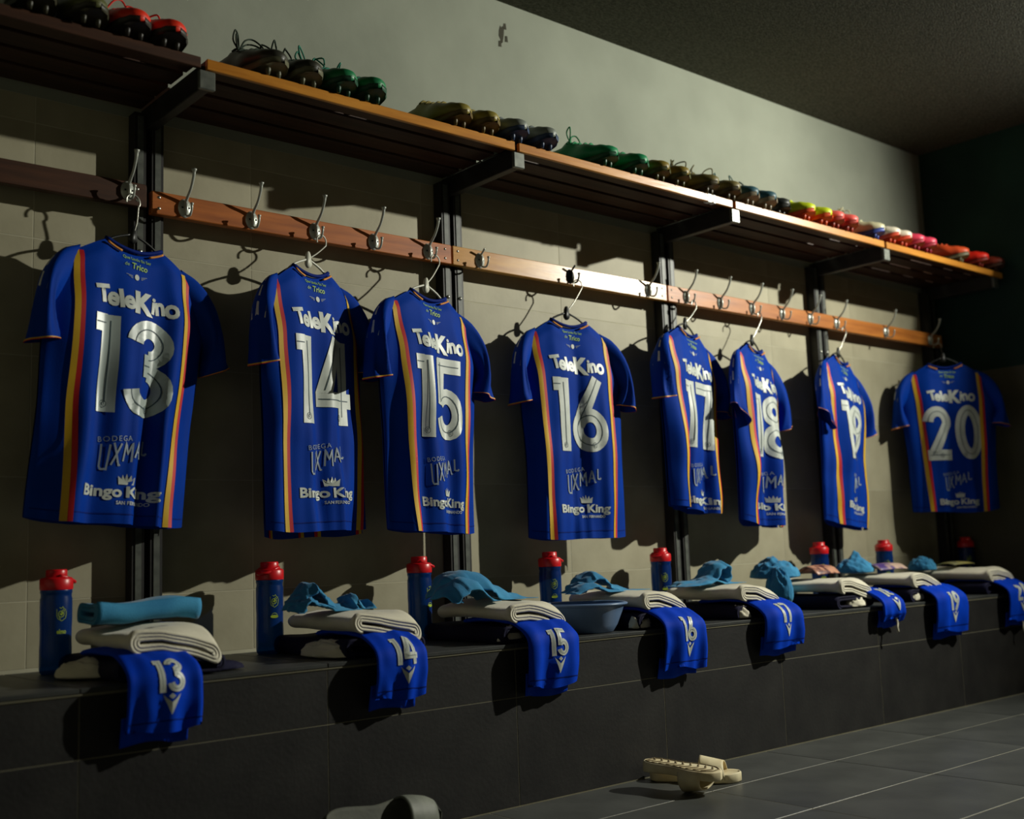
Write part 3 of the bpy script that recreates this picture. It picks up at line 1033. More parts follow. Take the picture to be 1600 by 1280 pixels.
# ------------------------------------------------------------------ folded clothing on the bench
def spiral(wd, t, turns, r0):
    pts = []
    n = int(turns * 28)
    rmax = r0 + t * turns
    for i in range(n + 1):
        th = 2 * pi * turns * i / n - pi / 2
        r = r0 + t * turns * i / n
        cx = (wd / 2 - rmax) * (1 if cos(th) > 0 else -1)
        pts.append((cx + r * cos(th), r * sin(th)))
    out = [pts[0]]
    for a, b in zip(pts, pts[1:]):
        d = sqrt((a[0] - b[0]) ** 2 + (a[1] - b[1]) ** 2)
        k = max(1, int(d / 0.016))
        for j in range(1, k + 1):
            out.append((a[0] + (b[0] - a[0]) * j / k, a[1] + (b[1] - a[1]) * j / k))
    return out, rmax

def ribbon_roll(name, wd, length, t, turns, r0, material, warp, parent=None, loc=(0, 0, 0), rotz=0, seed=1, ny=22, amp=0.003):
    """cloth folded over and over on itself: a flattened spiral drawn out along its local y axis"""
    pts, rmax = spiral(wd, t, turns, r0)
    P = [Vector((a, b)) for a, b in pts]
    n = len(P)
    th = t * 0.94
    L, Rr = [], []
    for i in range(n):
        tg = (P[min(i + 1, n - 1)] - P[max(i - 1, 0)]).normalized()
        nn = Vector((-tg.y, tg.x))
        L.append(P[i] + nn * th / 2)
        Rr.append(P[i] - nn * th / 2)
    V, F = [], []
    for j in range(ny + 1):
        y = (j / ny - 0.5) * length
        for A in (L, Rr):
            for q in A:
                e = Vector((q.x, y, q.y + rmax))
                d = noise.noise_vector(Vector((q.x * 14 + seed, y * 9, q.y * 14))) * amp
                e += Vector((d.x, d.y * 1.5, d.z))
                V.append(warp(e))
    m_ = 2 * n
    for j in range(ny):
        a, b = j * m_, (j + 1) * m_
        for i in range(n - 1):
            F.append((a + i, a + i + 1, b + i + 1, b + i)[::-1])
            F.append((a + n + i, a + n + i + 1, b + n + i + 1, b + n + i))
        F.append((a, a + n, b + n, b)[::-1])
        F.append((a + n - 1, a + 2 * n - 1, b + 2 * n - 1, b + n - 1))
    for a, fl in ((0, False), (ny * m_, True)):
        for i in range(n - 1):
            q = (a + i, a + i + 1, a + n + i + 1, a + n + i)
            F.append(q if not fl else q[::-1])
    o = mesh_obj(name, V, F, material, parent)
    o.location = loc
    o.rotation_euler = (0, 0, rotz)
    return o, 2 * rmax

def crumple(name, a, b_, c, material, loc, rotz=0, seed=1, peaks=(), amp=0.35, parent=None, freq=3.0, sub=5, flat=0.15):
    bm = bmesh.new()
    bmesh.ops.create_icosphere(bm, subdivisions=sub, radius=1)
    for v in bm.verts:
        p = v.co.copy()
        q = Vector((p.x * freq + seed * 3.1, p.y * freq - seed, p.z * freq * 0.6))
        r = 1 - abs(noise.noise(q)) * 2
        r2 = 1 - abs(noise.noise(q * 2.1 + Vector((5, 2, 1)))) * 2
        s = 1 + amp * (r * 0.6 + r2 * 0.3)
        z = p.z if p.z > 0 else p.z * flat
        e = Vector((p.x * a * (0.86 + 0.14 * s), p.y * b_ * (0.86 + 0.14 * s), z * c * s))
        for (px, py, h, sg) in peaks:
            e.z += max(0.0, p.z + 0.05) ** 0.5 * h * exp(-((p.x - px) ** 2 + (p.y - py) ** 2) / sg ** 2)
        v.co = e
    lo_ = min(v.co.z for v in bm.verts)
    for v in bm.verts:
        v.co.z -= lo_
    o = bm_obj(name, bm, material, parent, smooth=True)
    o.location = loc
    o.rotation_euler = (0, 0, rotz)
    return o

def make_shorts(num, x0, x1, hemz, seed, lab, top=0.478, yb=2.62, out=2.335, skew=0.0, scale=1.0, mark=True, cord=False):
    t = thing('shorts', lab, 'shorts', ((x0 + x1) / 2, BENCH_Y - 0.03, BENCH_Z), 0, 'numbered blue shorts hanging over the bench edge')
    base = Vector(t.location)
    rr = random.Random(seed)
    ph = [rr.uniform(0, 6.28) for _ in range(6)]
    ctrl = [(yb, top - 0.004), (yb - 0.08, top + 0.002), (2.45, top), (2.395, top - 0.010), (out + 0.008, top - 0.040), (out, top - 0.080), (out + 0.004, (top - 0.08 + hemz) / 2), (out + 0.012, hemz)]
    path = smooth_path([(0, a, b_) for a, b_ in ctrl], 8)
    n = len(path)
    acc = [0.0]
    for a, b_ in zip(path, path[1:]):
        acc.append(acc[-1] + (b_ - a).length)
    tot = acc[-1]
    hw = (x1 - x0) / 2
    def at_s(s):
        s = max(0, min(tot, s))
        for i in range(n - 1):
            if s <= acc[i + 1]:
                q = (s - acc[i]) / max(1e-6, acc[i + 1] - acc[i])
                p = path[i].lerp(path[i + 1], q)
                tg = (path[i + 1] - path[i]).normalized()
                return p, tg
        return path[-1], (path[-1] - path[-2]).normalized()
    def S(u, s, outer=True):
        p, tg = at_s(s)
        nn = Vector((0, tg.z, -tg.y))
        if nn.z < 0 and abs(tg.y) > 0.7:
            nn = -nn
        nn = Vector((0, -abs(nn.y) if tg.z < -0.2 else nn.y, abs(nn.z)))
        q = s / tot
        hang = max(0, (q - 0.45) / 0.55)
        wd = hw * (1.0 + 0.05 * q)
        th = 0.009 * max(0, 1 - abs(u) ** 4) ** 0.5
        f = hang * (0.007 * sin(5 * u + ph[0]) + 0.005 * sin(9 * u + ph[1] + 2 * q)) + 0.003 * noise.noise(Vector((u * 3, s * 20, seed)))
        x = (x0 + x1) / 2 + u * wd + skew * (q - 0.5)
        return Vector((x, p.y, p.z)) + nn * ((th if outer else -th) + f) - base
    NU, NS = 24, 40
    V, F = [], []
    for o_ in (True, False):
        b0 = len(V)
        for j in range(NS + 1):
            for i in range(NU + 1):
                u = -1 + 2 * i / NU
                s = tot * j / NS
                if j == NS:
                    s -= 0.006 * (1 + sin(3 * u + ph[2]))
                V.append(S(u, s, o_))
        for j in range(NS):
            for i in range(NU):
                a = b0 + j * (NU + 1) + i
                q = (a, a + NU + 1, a + NU + 2, a + 1)
                F.append(q if o_ else q[::-1])
    bm = bmesh.new()
    vs_ = [bm.verts.new(v) for v in V]
    for q in F:
        bm.faces.new([vs_[i] for i in q])
    bmesh.ops.remove_doubles(bm, verts=bm.verts[:], dist=0.0006)
    bm_obj('leg', bm, SHORTBLUE, t, smooth=True)
    # second leg hem tucked behind and a little lower
    V = []
    for j in range(7):
        for i in range(NU + 1):
            u = -1 + 2 * i / NU
            p = S(u * 0.86, tot - 0.060 + 0.010 * j, False)
            V.append(p + Vector((-0.012, 0.010, -0.016 - 0.004 * sin(3 * u + ph[3]))))
    F = [(j * (NU + 1) + i, (j + 1) * (NU + 1) + i, (j + 1) * (NU + 1) + i + 1, j * (NU + 1) + i + 1) for j in range(6) for i in range(NU)]
    bl = mesh_obj('under_leg', V, F, SHORTBLUE, t)
    so = bl.modifiers.new('th', 'SOLIDIFY')
    so.thickness = 0.003
    # hem seam
    V = []
    for i in range(25):
        u = -0.97 + 1.94 * i / 24
        for ds in (0.026, 0.0285):
            V.append(S(u, tot - ds) + Vector((0, -0.0010, 0)))
    mesh_obj('hem_seam', V, [(2 * i, 2 * i + 1, 2 * i + 3, 2 * i + 2) for i in range(24)], COLLARBLUE, t)
    def on(x, s, off):
        u = max(-.99, min(.99, x / hw))
        e = 0.004
        p = S(u, s)
        n_ = (S(u + 0.03, s) - S(u - 0.03, s)).cross(S(u, s - e) - S(u, s + e))
        n_.normalize()
        if n_.y > 0 and n_.z < 0:
            n_ = -n_
        return p + n_ * off
    ns = tot - 0.122
    cx = 0.008
    for flat, mt, nm_, off, dc in ((NUMS[num][0], PRINT, 'number_print', 0.0018, 0), (NUMS[num][1], INLINE, 'number_inline', 0.0026, 0), (FL['mark'], PRINT, 'maker_mark', 0.0018, 0.056)):
        Vf, Ff = flat
        mesh_obj(nm_, [on(cx + x * scale, ns + dc - z * scale, off) for x, z in Vf], Ff, mt, t)
    if cord:
        p = S(0.1, tot)
        v, f = tube(smooth_path([p + Vector((0, .01, .02)), p + Vector((0.004, .006, -.012)), p + Vector((-0.002, .004, -.03)), p + Vector((0.003, .004, -.045))], 4), 0.004, 8)
        mesh_obj('drawstring', v, f, WHITEC, t)
    return t

def droop(front, k, lift=0.0, slope=0.0):
    """bend the front end of a pile down towards the bench edge"""
    def wfun(p):
        z = p.z + slope * p.x + lift * p.y
        if p.y < front:
            z -= k * (front - p.y) ** 2
        return Vector((p.x, p.y, z))
    return wfun

# (number, x left of pile, width, dark height params, white slope)
PILES = [
    (13, 0.955, 0.215, 2.60), (14, 1.515, 0.205, 2.60), (15, 1.998, 0.215, 2.59), (16, 2.535, 0.200, 2.60),
    (17, 3.000, 0.210, 2.60), (18, 3.560, 0.210, 2.60), (19, 4.050, 0.215, 2.60), (20, 4.640, 0.220, 2.60)]
WHERE = {13: 'leftmost pile beside the first bottle', 14: 'pile just right of the second bottle', 15: 'pile touching the third bottle, left of the basin',
         16: 'pile right behind the basin', 17: 'pile left of the hanging sky blue cloth', 18: 'pile with the reddish printed shin guard',
         19: 'pile with the violet printed shin guard', 20: 'rightmost pile in the dark corner'}
for num, xl, wd, yc in PILES:
    sd = num * 1.7
    wob = lambda p, sd=sd: Vector((p.x, p.y, max(0.0004, p.z + 0.004 * noise.noise(Vector((p.x * 12, p.y * 8, sd))) * min(1, p.z * 40))))
    o, h1 = ribbon_roll('folded_jacket', wd + 0.03, 0.36, 0.0085, 2.0, 0.006, NAVY, wob, loc=(xl + wd / 2, yc - 0.015, BENCH_Z), seed=sd)
    tag(o, 'dark navy folded jacket under the ' + WHERE[num], 'jacket', 'folded jackets on the bench')
    top1 = BENCH_Z + h1
    sl = 0.12 if num not in (18, 20) else 0.05
    def warp(p, sd=sd, sl=sl):
        z = p.z + 0.010 * noise.noise(Vector((p.x * 7 + 3, p.y * 6, sd)))
        if p.y < -0.08:
            z -= 1.6 * (p.y + 0.08) ** 2 * (0.6 + 2.2 * max(0, p.x + 0.03) / 0.1)
        e_ = max(0.0, min(1.0, (p.x + 0.105) / 0.11))
        z = z * (0.68 + 0.32 * e_ * e_ * (3 - 2 * e_)) if p.y > -0.14 else z
        z -= sl * p.x * 0.5
        return Vector((p.x, p.y, z))
    o, h2 = ribbon_roll('folded_shirt', wd - 0.005, 0.33, 0.0075, 3.0, 0.0015, WHITEC, warp, loc=(xl + wd / 2 + 0.005, yc - 0.035, top1 + 0.016), seed=sd + 5, amp=0.004)
    tag(o, 'white folded shirt of the ' + WHERE[num], 'shirt', 'folded white shirts on the bench')
    if num == 13:
        b_ = text_bm('N', 1, 0.06)
        Vf, Ff = flat_from_bm(fit(b_, 0.040, 0.020, 0, 0, radians(20)), 0)
        mesh_obj('printed_mark', [(x + 0.01, -0.085 + z, h2 + 0.0065 - 0.06 * x) for x, z in Vf], Ff, SHORTBLUE, o, smooth=False)

TOPJ = BENCH_Z + 0.046
S_ = [(13, 0.935, 1.092, 0.315, 0.0), (14, 1.540, 1.686, 0.318, 0.0), (15, 2.022, 2.208, 0.297, 0.0), (16, 2.560, 2.735, 0.296, 0.0),
      (17, 3.045, 3.235, 0.320, 0.0), (18, 3.735, 3.868, 0.366, 0.0), (19, 4.105, 4.320, 0.296, 0.0), (20, 4.672, 4.870, 0.305, 0.0)]
for num, x0, x1, hz, sk in S_:
    make_shorts(num, x0, x1, hz, num, 'blue shorts printed %d hanging from the ' % num + WHERE[num], skew=sk, cord=num in (18, 20), scale=0.74 if num == 18 else 0.83, top=0.480)

# white ends that peep out under the jackets
for k, (x, y, a, b_, rz, lab) in enumerate([
        (0.935, 2.58, 0.045, 0.070, 0.5, 'white cloth end beside the bottle at the leftmost pile'),
        (1.500, 2.50, 0.028, 0.085, 0.2, 'white cloth end poking out left of the pile by the second bottle'),
        (2.030, 2.420, 0.045, 0.020, 0.1, 'small white cloth end under the pile left of the basin'),
        (2.545, 2.425, 0.040, 0.022, 0.0, 'white cloth end right beside the basin'),
        (3.02, 2.43, 0.030, 0.040, 0.1, 'white cloth end under the pile left of the hanging cloth'),
        (3.69, 2.425, 0.055, 0.030, 0.1, 'white cloth end under the pile with the reddish shin guard'),
        (4.10, 2.43, 0.050, 0.030, 0.1, 'white cloth end under the pile with the violet shin guard')]):
    o = crumple('white_cloth', a, b_, 0.024, WHITEC, (x, y, BENCH_Z + 0.001 if k < 2 else BENCH_Z + 0.002), rz, seed=k + 2, amp=0.95, sub=4, freq=2.2)
    tag(o, lab, 'cloth', 'white cloth ends under the piles')
o = crumple('dark_sock', 0.075, 0.030, 0.018, NAVY, (1.175, 2.46, BENCH_Z + 0.001), -0.1, 5, amp=0.4, sub=4)
tag(o, 'dark navy sock lying on the bench right of shorts 13', 'sock')

# sky blue tops
ZT = BENCH_Z + 0.046 + 0.016 + 0.048
o, hh = ribbon_roll('rolled_shirt', 0.120, 0.250, 0.0095, 2.4, 0.003, SKY, lambda p: Vector((p.x, p.y, p.z + 0.004 * sin(p.y * 30) + 0.006 * noise.noise(p * 14))), loc=(1.075, 2.62, ZT + 0.006), rotz=radians(-88), seed=4, amp=0.006)
tag(o, 'sky blue rolled shirt on top of the leftmost pile', 'shirt', 'sky blue tops on the piles')
def ribbon_cloth(name, strips, material, lab, group=None, base=None):
    """bunched cloth: strips standing on edge of a winding line, each with real thickness; strip = (picture points, depth, width, sag, seed)"""
    V, F = [], []
    org = base
    for pts, Y, wd, sag, sd in strips:
        P = smooth_path([at(px, py, Y) for px, py in pts], 6)
        n, m_ = len(P), 12
        for lay in (1, -1):
            b0 = len(V)
            for i in range(n):
                tg = (P[min(i + 1, n - 1)] - P[max(i - 1, 0)]).normalized()
                nn = Vector((-tg.z, 0, tg.x))
                for j in range(m_ + 1):
                    v = -1 + 2 * j / m_
                    q = Vector((i * 0.22 + sd, v * 1.3, sd * 0.7))
                    d = noise.noise(q) * 0.007 + noise.noise(q * 2.3) * 0.003
                    e = P[i] + Vector((0.010 * noise.noise(q + Vector((9, 0, 0))), v * wd / 2 * (1 + 0.25 * noise.noise(Vector((i * 0.2, sd, 3)))), 0))
                    e += nn * (d + lay * 0.0022)
                    e.z -= sag * max(0, -v) ** 2 + 0.25 * sag * max(0, v) ** 2
                    e.z = max(e.z, org.z + 0.0008 + (0.0012 if lay > 0 else 0))
                    V.append(e - org)
            for i in range(n - 1):
                for j in range(m_):
                    a = b0 + i * (m_ + 1) + j
                    q = (a, a + m_ + 1, a + m_ + 2, a + 1)
                    F.append(q if lay < 0 else q[::-1])
        t0, t1 = b0 - n * (m_ + 1), b0
        rim = [i * (m_ + 1) for i in range(n)] + [(n - 1) * (m_ + 1) + j for j in range(1, m_ + 1)] + [i * (m_ + 1) + m_ for i in range(n - 2, -1, -1)] + [j for j in range(m_ - 1, 0, -1)]
        for a, b_ in zip(rim, rim[1:] + rim[:1]):
            F.append((t0 + a, t0 + b_, t1 + b_, t1 + a))
    o = mesh_obj(name, V, F, material)
    o.location = org
    return tag(o, lab, 'shirt', group)
SG = 'sky blue tops on the piles'
ribbon_cloth('crumpled_shirt', [([(456, 952), (460, 940), (468, 930), (474, 920), (484, 911), (492, 919), (500, 930), (514, 938), (530, 946), (540, 943), (544, 931), (550, 930), (553, 941), (560, 947), (567, 944), (572, 938)], 2.60, 0.085, 0.020, 1),
    ([(458, 954), (468, 946), (480, 934), (486, 940), (498, 944), (515, 948), (540, 951), (556, 950)], 2.57, 0.060, 0.008, 5)], SKY, 'sky blue crumpled shirt with a tall peak on the pile by the second bottle', SG, Vector((1.58, 2.60, ZT)))
ribbon_cloth('crumpled_shirt', [([(692, 930), (696, 910), (708, 897), (724, 893), (745, 897), (760, 910), (780, 921), (800, 929), (812, 934)], 2.60, 0.150, 0.050, 11),
    ([(694, 934), (702, 917), (716, 906), (735, 908), (750, 924), (764, 934)], 2.56, 0.120, 0.030, 15)], SKY, 'sky blue bunched shirt draped beside the third bottle', SG, Vector((2.07, 2.60, ZT)))
ribbon_cloth('crumpled_shirt', [([(890, 927), (898, 916), (906, 910), (914, 900), (924, 895), (934, 899), (944, 909), (958, 914), (980, 923), (1003, 931)], 2.60, 0.085, 0.018, 21),
    ([(892, 928), (905, 918), (920, 912), (930, 916), (950, 922), (985, 930)], 2.57, 0.060, 0.010, 25)], SKY, 'sky blue shirt with a raised cuff on the pile behind the basin', SG, Vector((2.60, 2.60, ZT)))
ribbon_cloth('crumpled_shirt', [([(1054, 920), (1066, 911), (1080, 909), (1092, 905), (1103, 899), (1110, 886), (1118, 878), (1126, 880), (1127, 892), (1122, 902), (1130, 907), (1150, 912)], 2.62, 0.090, 0.018, 31),
    ([(1055, 922), (1075, 914), (1095, 909), (1112, 905), (1130, 912), (1145, 915)], 2.58, 0.060, 0.010, 35)], SKY, 'sky blue shirt with an upright sleeve on the pile left of the hanging cloth', SG, Vector((3.08, 2.60, ZT)))
BL = [
    (18, (3.560, 2.68, ZT), 0.095, 0.085, 0.046, 0.0, 19, [(-0.3, 0, 0.02, 0.3)], 'sky blue crumpled shirt beside the reddish shin guard'),
    (19, (4.075, 2.67, ZT), 0.080, 0.070, 0.040, 0.0, 23, [(0.1, 0, 0.03, 0.3)], 'sky blue crumpled shirt beside the violet shin guard'),
    (20, (4.640, 2.70, ZT - 0.01), 0.050, 0.060, 0.040, 0.0, 27, [], 'teal rolled cloth on the rightmost pile')]
for num, loc, a, b_, c_, rz, sd, pk, lab in BL:
    o = crumple('crumpled_shirt', a, b_, c_, SKY, loc, rz, sd, pk, amp=0.55, freq=2.6)
    tag(o, lab, 'shirt', 'sky blue tops on the piles')
o = crumple('hanging_cloth', 0.040, 0.055, 0.080, SKY, (3.500, 2.62, BENCH_Z + 0.001), 0, 31, [], amp=0.4, flat=0.5)
tag(o, 'sky blue cloth hanging down beside the pile with the reddish shin guard', 'cloth')

# printed shin guards and a flat guard
PADM = mat('shin_guard_print', (206, 150, 120), 0.4, (78, 34, 42), 26, contrast=(0.42, 0.58))
PADM2 = mat('shin_guard_print_pale', (208, 178, 158), 0.4, (84, 62, 130), 18, contrast=(0.42, 0.58))
PADM3 = mat('shin_guard_print_yellow', (186, 176, 96), 0.5, (120, 120, 90), 14)
def shin_guard(loc, rz, a, b_, mt, lab, arch=0.02):
    V, F = [], []
    nx, ny = 16, 8
    for lay in (0, 1):
        for j in range(ny + 1):
            for i in range(nx + 1):
                u, v = -1 + 2 * i / nx, -1 + 2 * j / ny
                V.append((u * a, v * b_ * (1 - 0.15 * u * u), arch * (1 - v * v) + 0.003 - lay * 0.003 + 0.004 * (1 - u * u)))
    m_ = (nx + 1) * (ny + 1)
    for j in range(ny):
        for i in range(nx):
            q = j * (nx + 1) + i
            F.append((q, q + 1, q + nx + 2, q + nx + 1))
            F.append((m_ + q, m_ + q + 1, m_ + q + nx + 2, m_ + q + nx + 1)[::-1])
    for j in range(ny):
        q = j * (nx + 1)
        F.append((q, q + nx + 1, m_ + q + nx + 1, m_ + q))
        q += nx
        F.append((q, q + nx + 1, m_ + q + nx + 1, m_ + q)[::-1])
    for i in range(nx):
        F.append((i, i + 1, m_ + i + 1, m_ + i)[::-1])
        q = ny * (nx + 1) + i
        F.append((q, q + 1, m_ + q + 1, m_ + q))
    o = mesh_obj('shin_guard', V, F, mt)
    o.location = loc
    o.rotation_euler = (0, 0, rz)
    return tag(o, lab, 'shin guard', 'shin guards on the piles')
shin_guard((3.72, 2.60, ZT + 0.010), 0.1, 0.085, 0.055, PADM, 'printed shin guard with reddish brown pattern in front of a bottle', 0.030)
shin_guard((4.21, 2.62, ZT + 0.010), 0.0, 0.100, 0.055, PADM2, 'pale and violet printed shin guard on a white shirt', 0.022)
shin_guard((4.78, 2.62, ZT + 0.012), 0.0, 0.090, 0.050, PADM3, 'thin yellowish shin guard lying on the rightmost pile', 0.008)

# ------------------------------------------------------------------ bottles
def make_bottle(spout):
    t = thing('water_bottle', '', 'bottle')
    prof = [(0.0, 0.0), (0.031, 0.0), (0.0345, 0.004), (0.036, 0.012), (0.036, 0.060), (0.0352, 0.075), (0.0352, 0.105), (0.036, 0.120), (0.036, 0.172), (0.0345, 0.178), (0.0345, 0.184), (0.036, 0.188), (0.0355, 0.196), (0.031, 0.201), (0.0, 0.201)]
    v, f = lathe(prof, 36)
    mesh_obj('body', v, f, BOTTLE, t)
    prof = [(0.0365, 0.194), (0.0375, 0.197), (0.0375, 0.218), (0.034, 0.222), (0.024, 0.224), (0.024, 0.238), (0.0225, 0.2415), (0.0, 0.2415)]
    v, f = lathe(prof, 36)
    mesh_obj('cap', v, f, CAPRED, t)
    # carrying loop on the spout side
    pts = [(0.030 * cos(a), 0.026 * sin(a), 0.226 - 0.016 * max(0, cos(a)) ** 1.0) for a in [radians(-100 + 20 * i) for i in range(11)]]
    pts = [(x * 1.45 if x > 0 else x, y, z) for x, y, z in pts]
    v, f = tube(smooth_path(pts, 2), 0.0042, 8)
    mesh_obj('loop', v, f, CAPRED, t)
    return t

def bottle_print(t, ang, txt):
    R2 = 0.0368
    def wrapped(pts):
        return [(R2 * cos(ang + x / R2), R2 * sin(ang + x / R2), z) for x, z in pts]
    bm = bmesh.new()
    stroke_bm(bm, [(-.011, .150), (-.011, .136), (-.009, .128), (0, .122), (.009, .128), (.011, .136), (.011, .145)], .0013)
    stroke_bm(bm, [(-.005, .153), (-.001, .151), (.003, .155), (.005, .150), (.010, .148), (.006, .144), (.003, .148), (.001, .144)], .0016)
    stroke_bm(bm, arc(-.001, .138, .0065, .007, 60, 400, 14), .0016)
    stroke_bm(bm, [(-.004, .139), (0, .136), (.002, .141), (-.001, .142)], .0036)
    stroke_bm(bm, [(-.006, .131), (-.002, .126)], .0013)
    V, F = flat_from_bm(bm, 0)
    mesh_obj('crest_print', wrapped(V), F, LIMEPRINT, t)
    if txt:
        bm = fit(text_bm(txt, 1, 0.03), 0.022, 0.011, 0, 0.098)
    else:
        bm = bmesh.new()
        stroke_bm(bm, arc(0, .100, .008, .007, 10, 170, 10), .0012)
        bmesh.ops.create_circle(bm, cap_ends=True, segments=16, radius=0.010)
        for v in bm.verts[-16:]:
            v.co = Vector((v.co.x * 1.1, v.co.y * 0.42 + 0.098, 0))
    V, F = flat_from_bm(bm, 0)
    mesh_obj('name_print', wrapped(V), F, LIMEPRINT, t)

BOT = [(88, -20, 'blue bottle with red cap at the far left beside the leftmost pile', 8, 'elmo'), (421, -20, 'blue bottle with red cap left of the peaked sky blue shirt', -150, None), (655, -20, 'blue bottle with red cap right beside the bunched sky blue shirt', -20, None),
       (859, -20, 'blue bottle with red cap behind the blue-grey basin', -20, None), (1032, -20, 'blue bottle with red cap in front of the steel post, right of the basin', -170, None),
       (1280, 0, 'blue bottle with red cap behind the reddish shin guard', -10, None), (1381, 0, 'blue bottle with red cap behind the violet shin guard', 190, None), (1512, 0, 'blue bottle with red cap in the dark corner', -10, None)]
bproto = None
for px, _, lab, ang, txt in BOT:
    y = 2.775
    x = min(x_at(px, y, 0.62), END_X - 0.05)
    if bproto is None:
        bproto = make_bottle(0)
        o = bproto
        src = [c for c in bproto.children]
    else:
        o = bproto.copy()
        C.objects.link(o)
        for ch in src:
            c = ch.copy()
            C.objects.link(c)
            c.parent = o
    o.location = (x, y, BENCH_Z + 0.0005)
    o.rotation_euler = (0, 0, radians(ang))
    tag(o, lab, 'bottle', 'blue water bottles with red caps')
    view = math.atan2(-y, -x)
    bottle_print(o, view + 0.35 - radians(ang) if px != 655 else view + 0.95 - radians(ang), txt)

# ------------------------------------------------------------------ basin
bs = thing('basin', 'blue-grey plastic basin standing between shorts 15 and 16', 'basin', (2.392, 2.505, BENCH_Z + 0.0005))
v, f = lathe([(0.0, 0.003), (0.076, 0.003), (0.080, 0.0), (0.085, 0.002), (0.098, 0.022), (0.113, 0.058), (0.119, 0.076), (0.124, 0.081), (0.128, 0.081), (0.129, 0.085), (0.124, 0.088), (0.118, 0.086), (0.110, 0.062), (0.095, 0.026), (0.080, 0.008), (0.0, 0.007)], 48)
mesh_obj('bowl', v, f, BASIN, bs)
v, f = tube([(0.1275 * cos(2 * pi * k / 48), 0.1275 * sin(2 * pi * k / 48), 0.083) for k in range(48)], 0.0035, 8, closed=True)
mesh_obj('rim', v, f, BASIN, bs)

# ------------------------------------------------------------------ slides
def sole_outline(L, n=40):
    """half widths along a slide sole; x runs heel (-) to toe (+)"""
    out = []
    for i in range(n + 1):
        q = i / n
        base = sqrt(max(0, 1 - (2 * q - 1) ** 8)) if 0 < q < 1 else 0
        wd = interp([(0, 0.036), (0.18, 0.038), (0.42, 0.036), (0.70, 0.050), (0.85, 0.047), (1.0, 0.034)], q)
        out.append(((q - 0.5) * L, wd * min(1, base)))
    return out

def make_slide(L, thick, msole, mstrap, mtread, strap=True, tread=True, strap_at=0.04):
    t = thing('slide_sandal', '', 'sandal')
    o_ = sole_outline(L)
    n = len(o_)
    V, F = [], []
    def zt(q):
        return thick + 0.010 * (1 - q) ** 2 + 0.006 * max(0, q - 0.75) / 0.25
    M_ = 9
    for lay in (0, 1, 2, 3):
        for i, (x, wd) in enumerate(o_):
            q = i / (n - 1)
            for j in range(M_):
                s = -1 + 2 * j / (M_ - 1)
                k = 0.93 if lay == 0 else (1.0 if lay in (1, 2) else 0.97)
                z = [0.0, 0.004, zt(q) - 0.003, zt(q) - 0.004 * (1 - s * s) * 1.0][lay]
                V.append((x * (0.985 if lay in (0, 3) else 1), s * wd * k, z))
    ly = n * M_
    def g(l, i, j):
        return l * ly + i * M_ + j
    for i in range(n - 1):
        for j in range(M_ - 1):
            F.append((g(0, i, j), g(0, i, j + 1), g(0, i + 1, j + 1), g(0, i + 1, j)))
            F.append((g(3, i, j), g(3, i + 1, j), g(3, i + 1, j + 1), g(3, i, j + 1)))
        for l in range(3):
            F.append((g(l, i, 0), g(l, i + 1, 0), g(l + 1, i + 1, 0), g(l + 1, i, 0)))
            F.append((g(l, i, M_ - 1), g(l + 1, i, M_ - 1), g(l + 1, i + 1, M_ - 1), g(l, i + 1, M_ - 1)))
    mesh_obj('sole', V, F, msole, t)
    if tread:
        for k in range(9):
            xc = -0.40 * L + 0.095 * L * k
            wd = interp(o_, xc) * 0.72
            pts = [(xc + 0.008 * cos(3 * s), s * wd, -0.0005) for s in [-1 + 0.25 * i for i in range(9)]]
            v, f = tube(pts, 0.0022, 6)
            mesh_obj('tread_groove', v, f, mtread, t)
        pts = [(x * 0.93, wd * 0.84, -0.0004) for x, wd in o_[1:-1]] + [(x * 0.93, -wd * 0.84, -0.0004) for x, wd in o_[1:-1]][::-1]
        v, f = tube(pts, 0.0020, 6, closed=True)
        mesh_obj('tread_border', v, f, mtread, t)
    if strap:
        V, F = [], []
        nx, na = 10, 18
        for lay in (0, 1):
            for i in range(nx + 1):
                q = i / nx
                x = L * (strap_at + 0.30 * q)
                wd = interp(o_, x) + 0.001 - lay * 0.004
                h = (0.060 - 0.014 * q) - lay * 0.004
                for j in range(na + 1):
                    a = pi * j / na
                    V.append((x + 0.012 * sin(a) * (0.4 - q), wd * cos(a) * (1 + 0.06 * sin(a)), 0.010 + h * sin(a) ** 0.75))
        m_ = (nx + 1) * (na + 1)
        for i in range(nx):
            for j in range(na):
                q = i * (na + 1) + j
                F.append((q, q + 1, q + na + 2, q + na + 1)[::-1])
                F.append((m_ + q, m_ + q + 1, m_ + q + na + 2, m_ + q + na + 1))
        for j in range(na):
            F.append((j, j + 1, m_ + j + 1, m_ + j))
            q = nx * (na + 1) + j
            F.append((q, q + 1, m_ + q + 1, m_ + q)[::-1])
        mesh_obj('strap', V, F, mstrap, t)
    return t

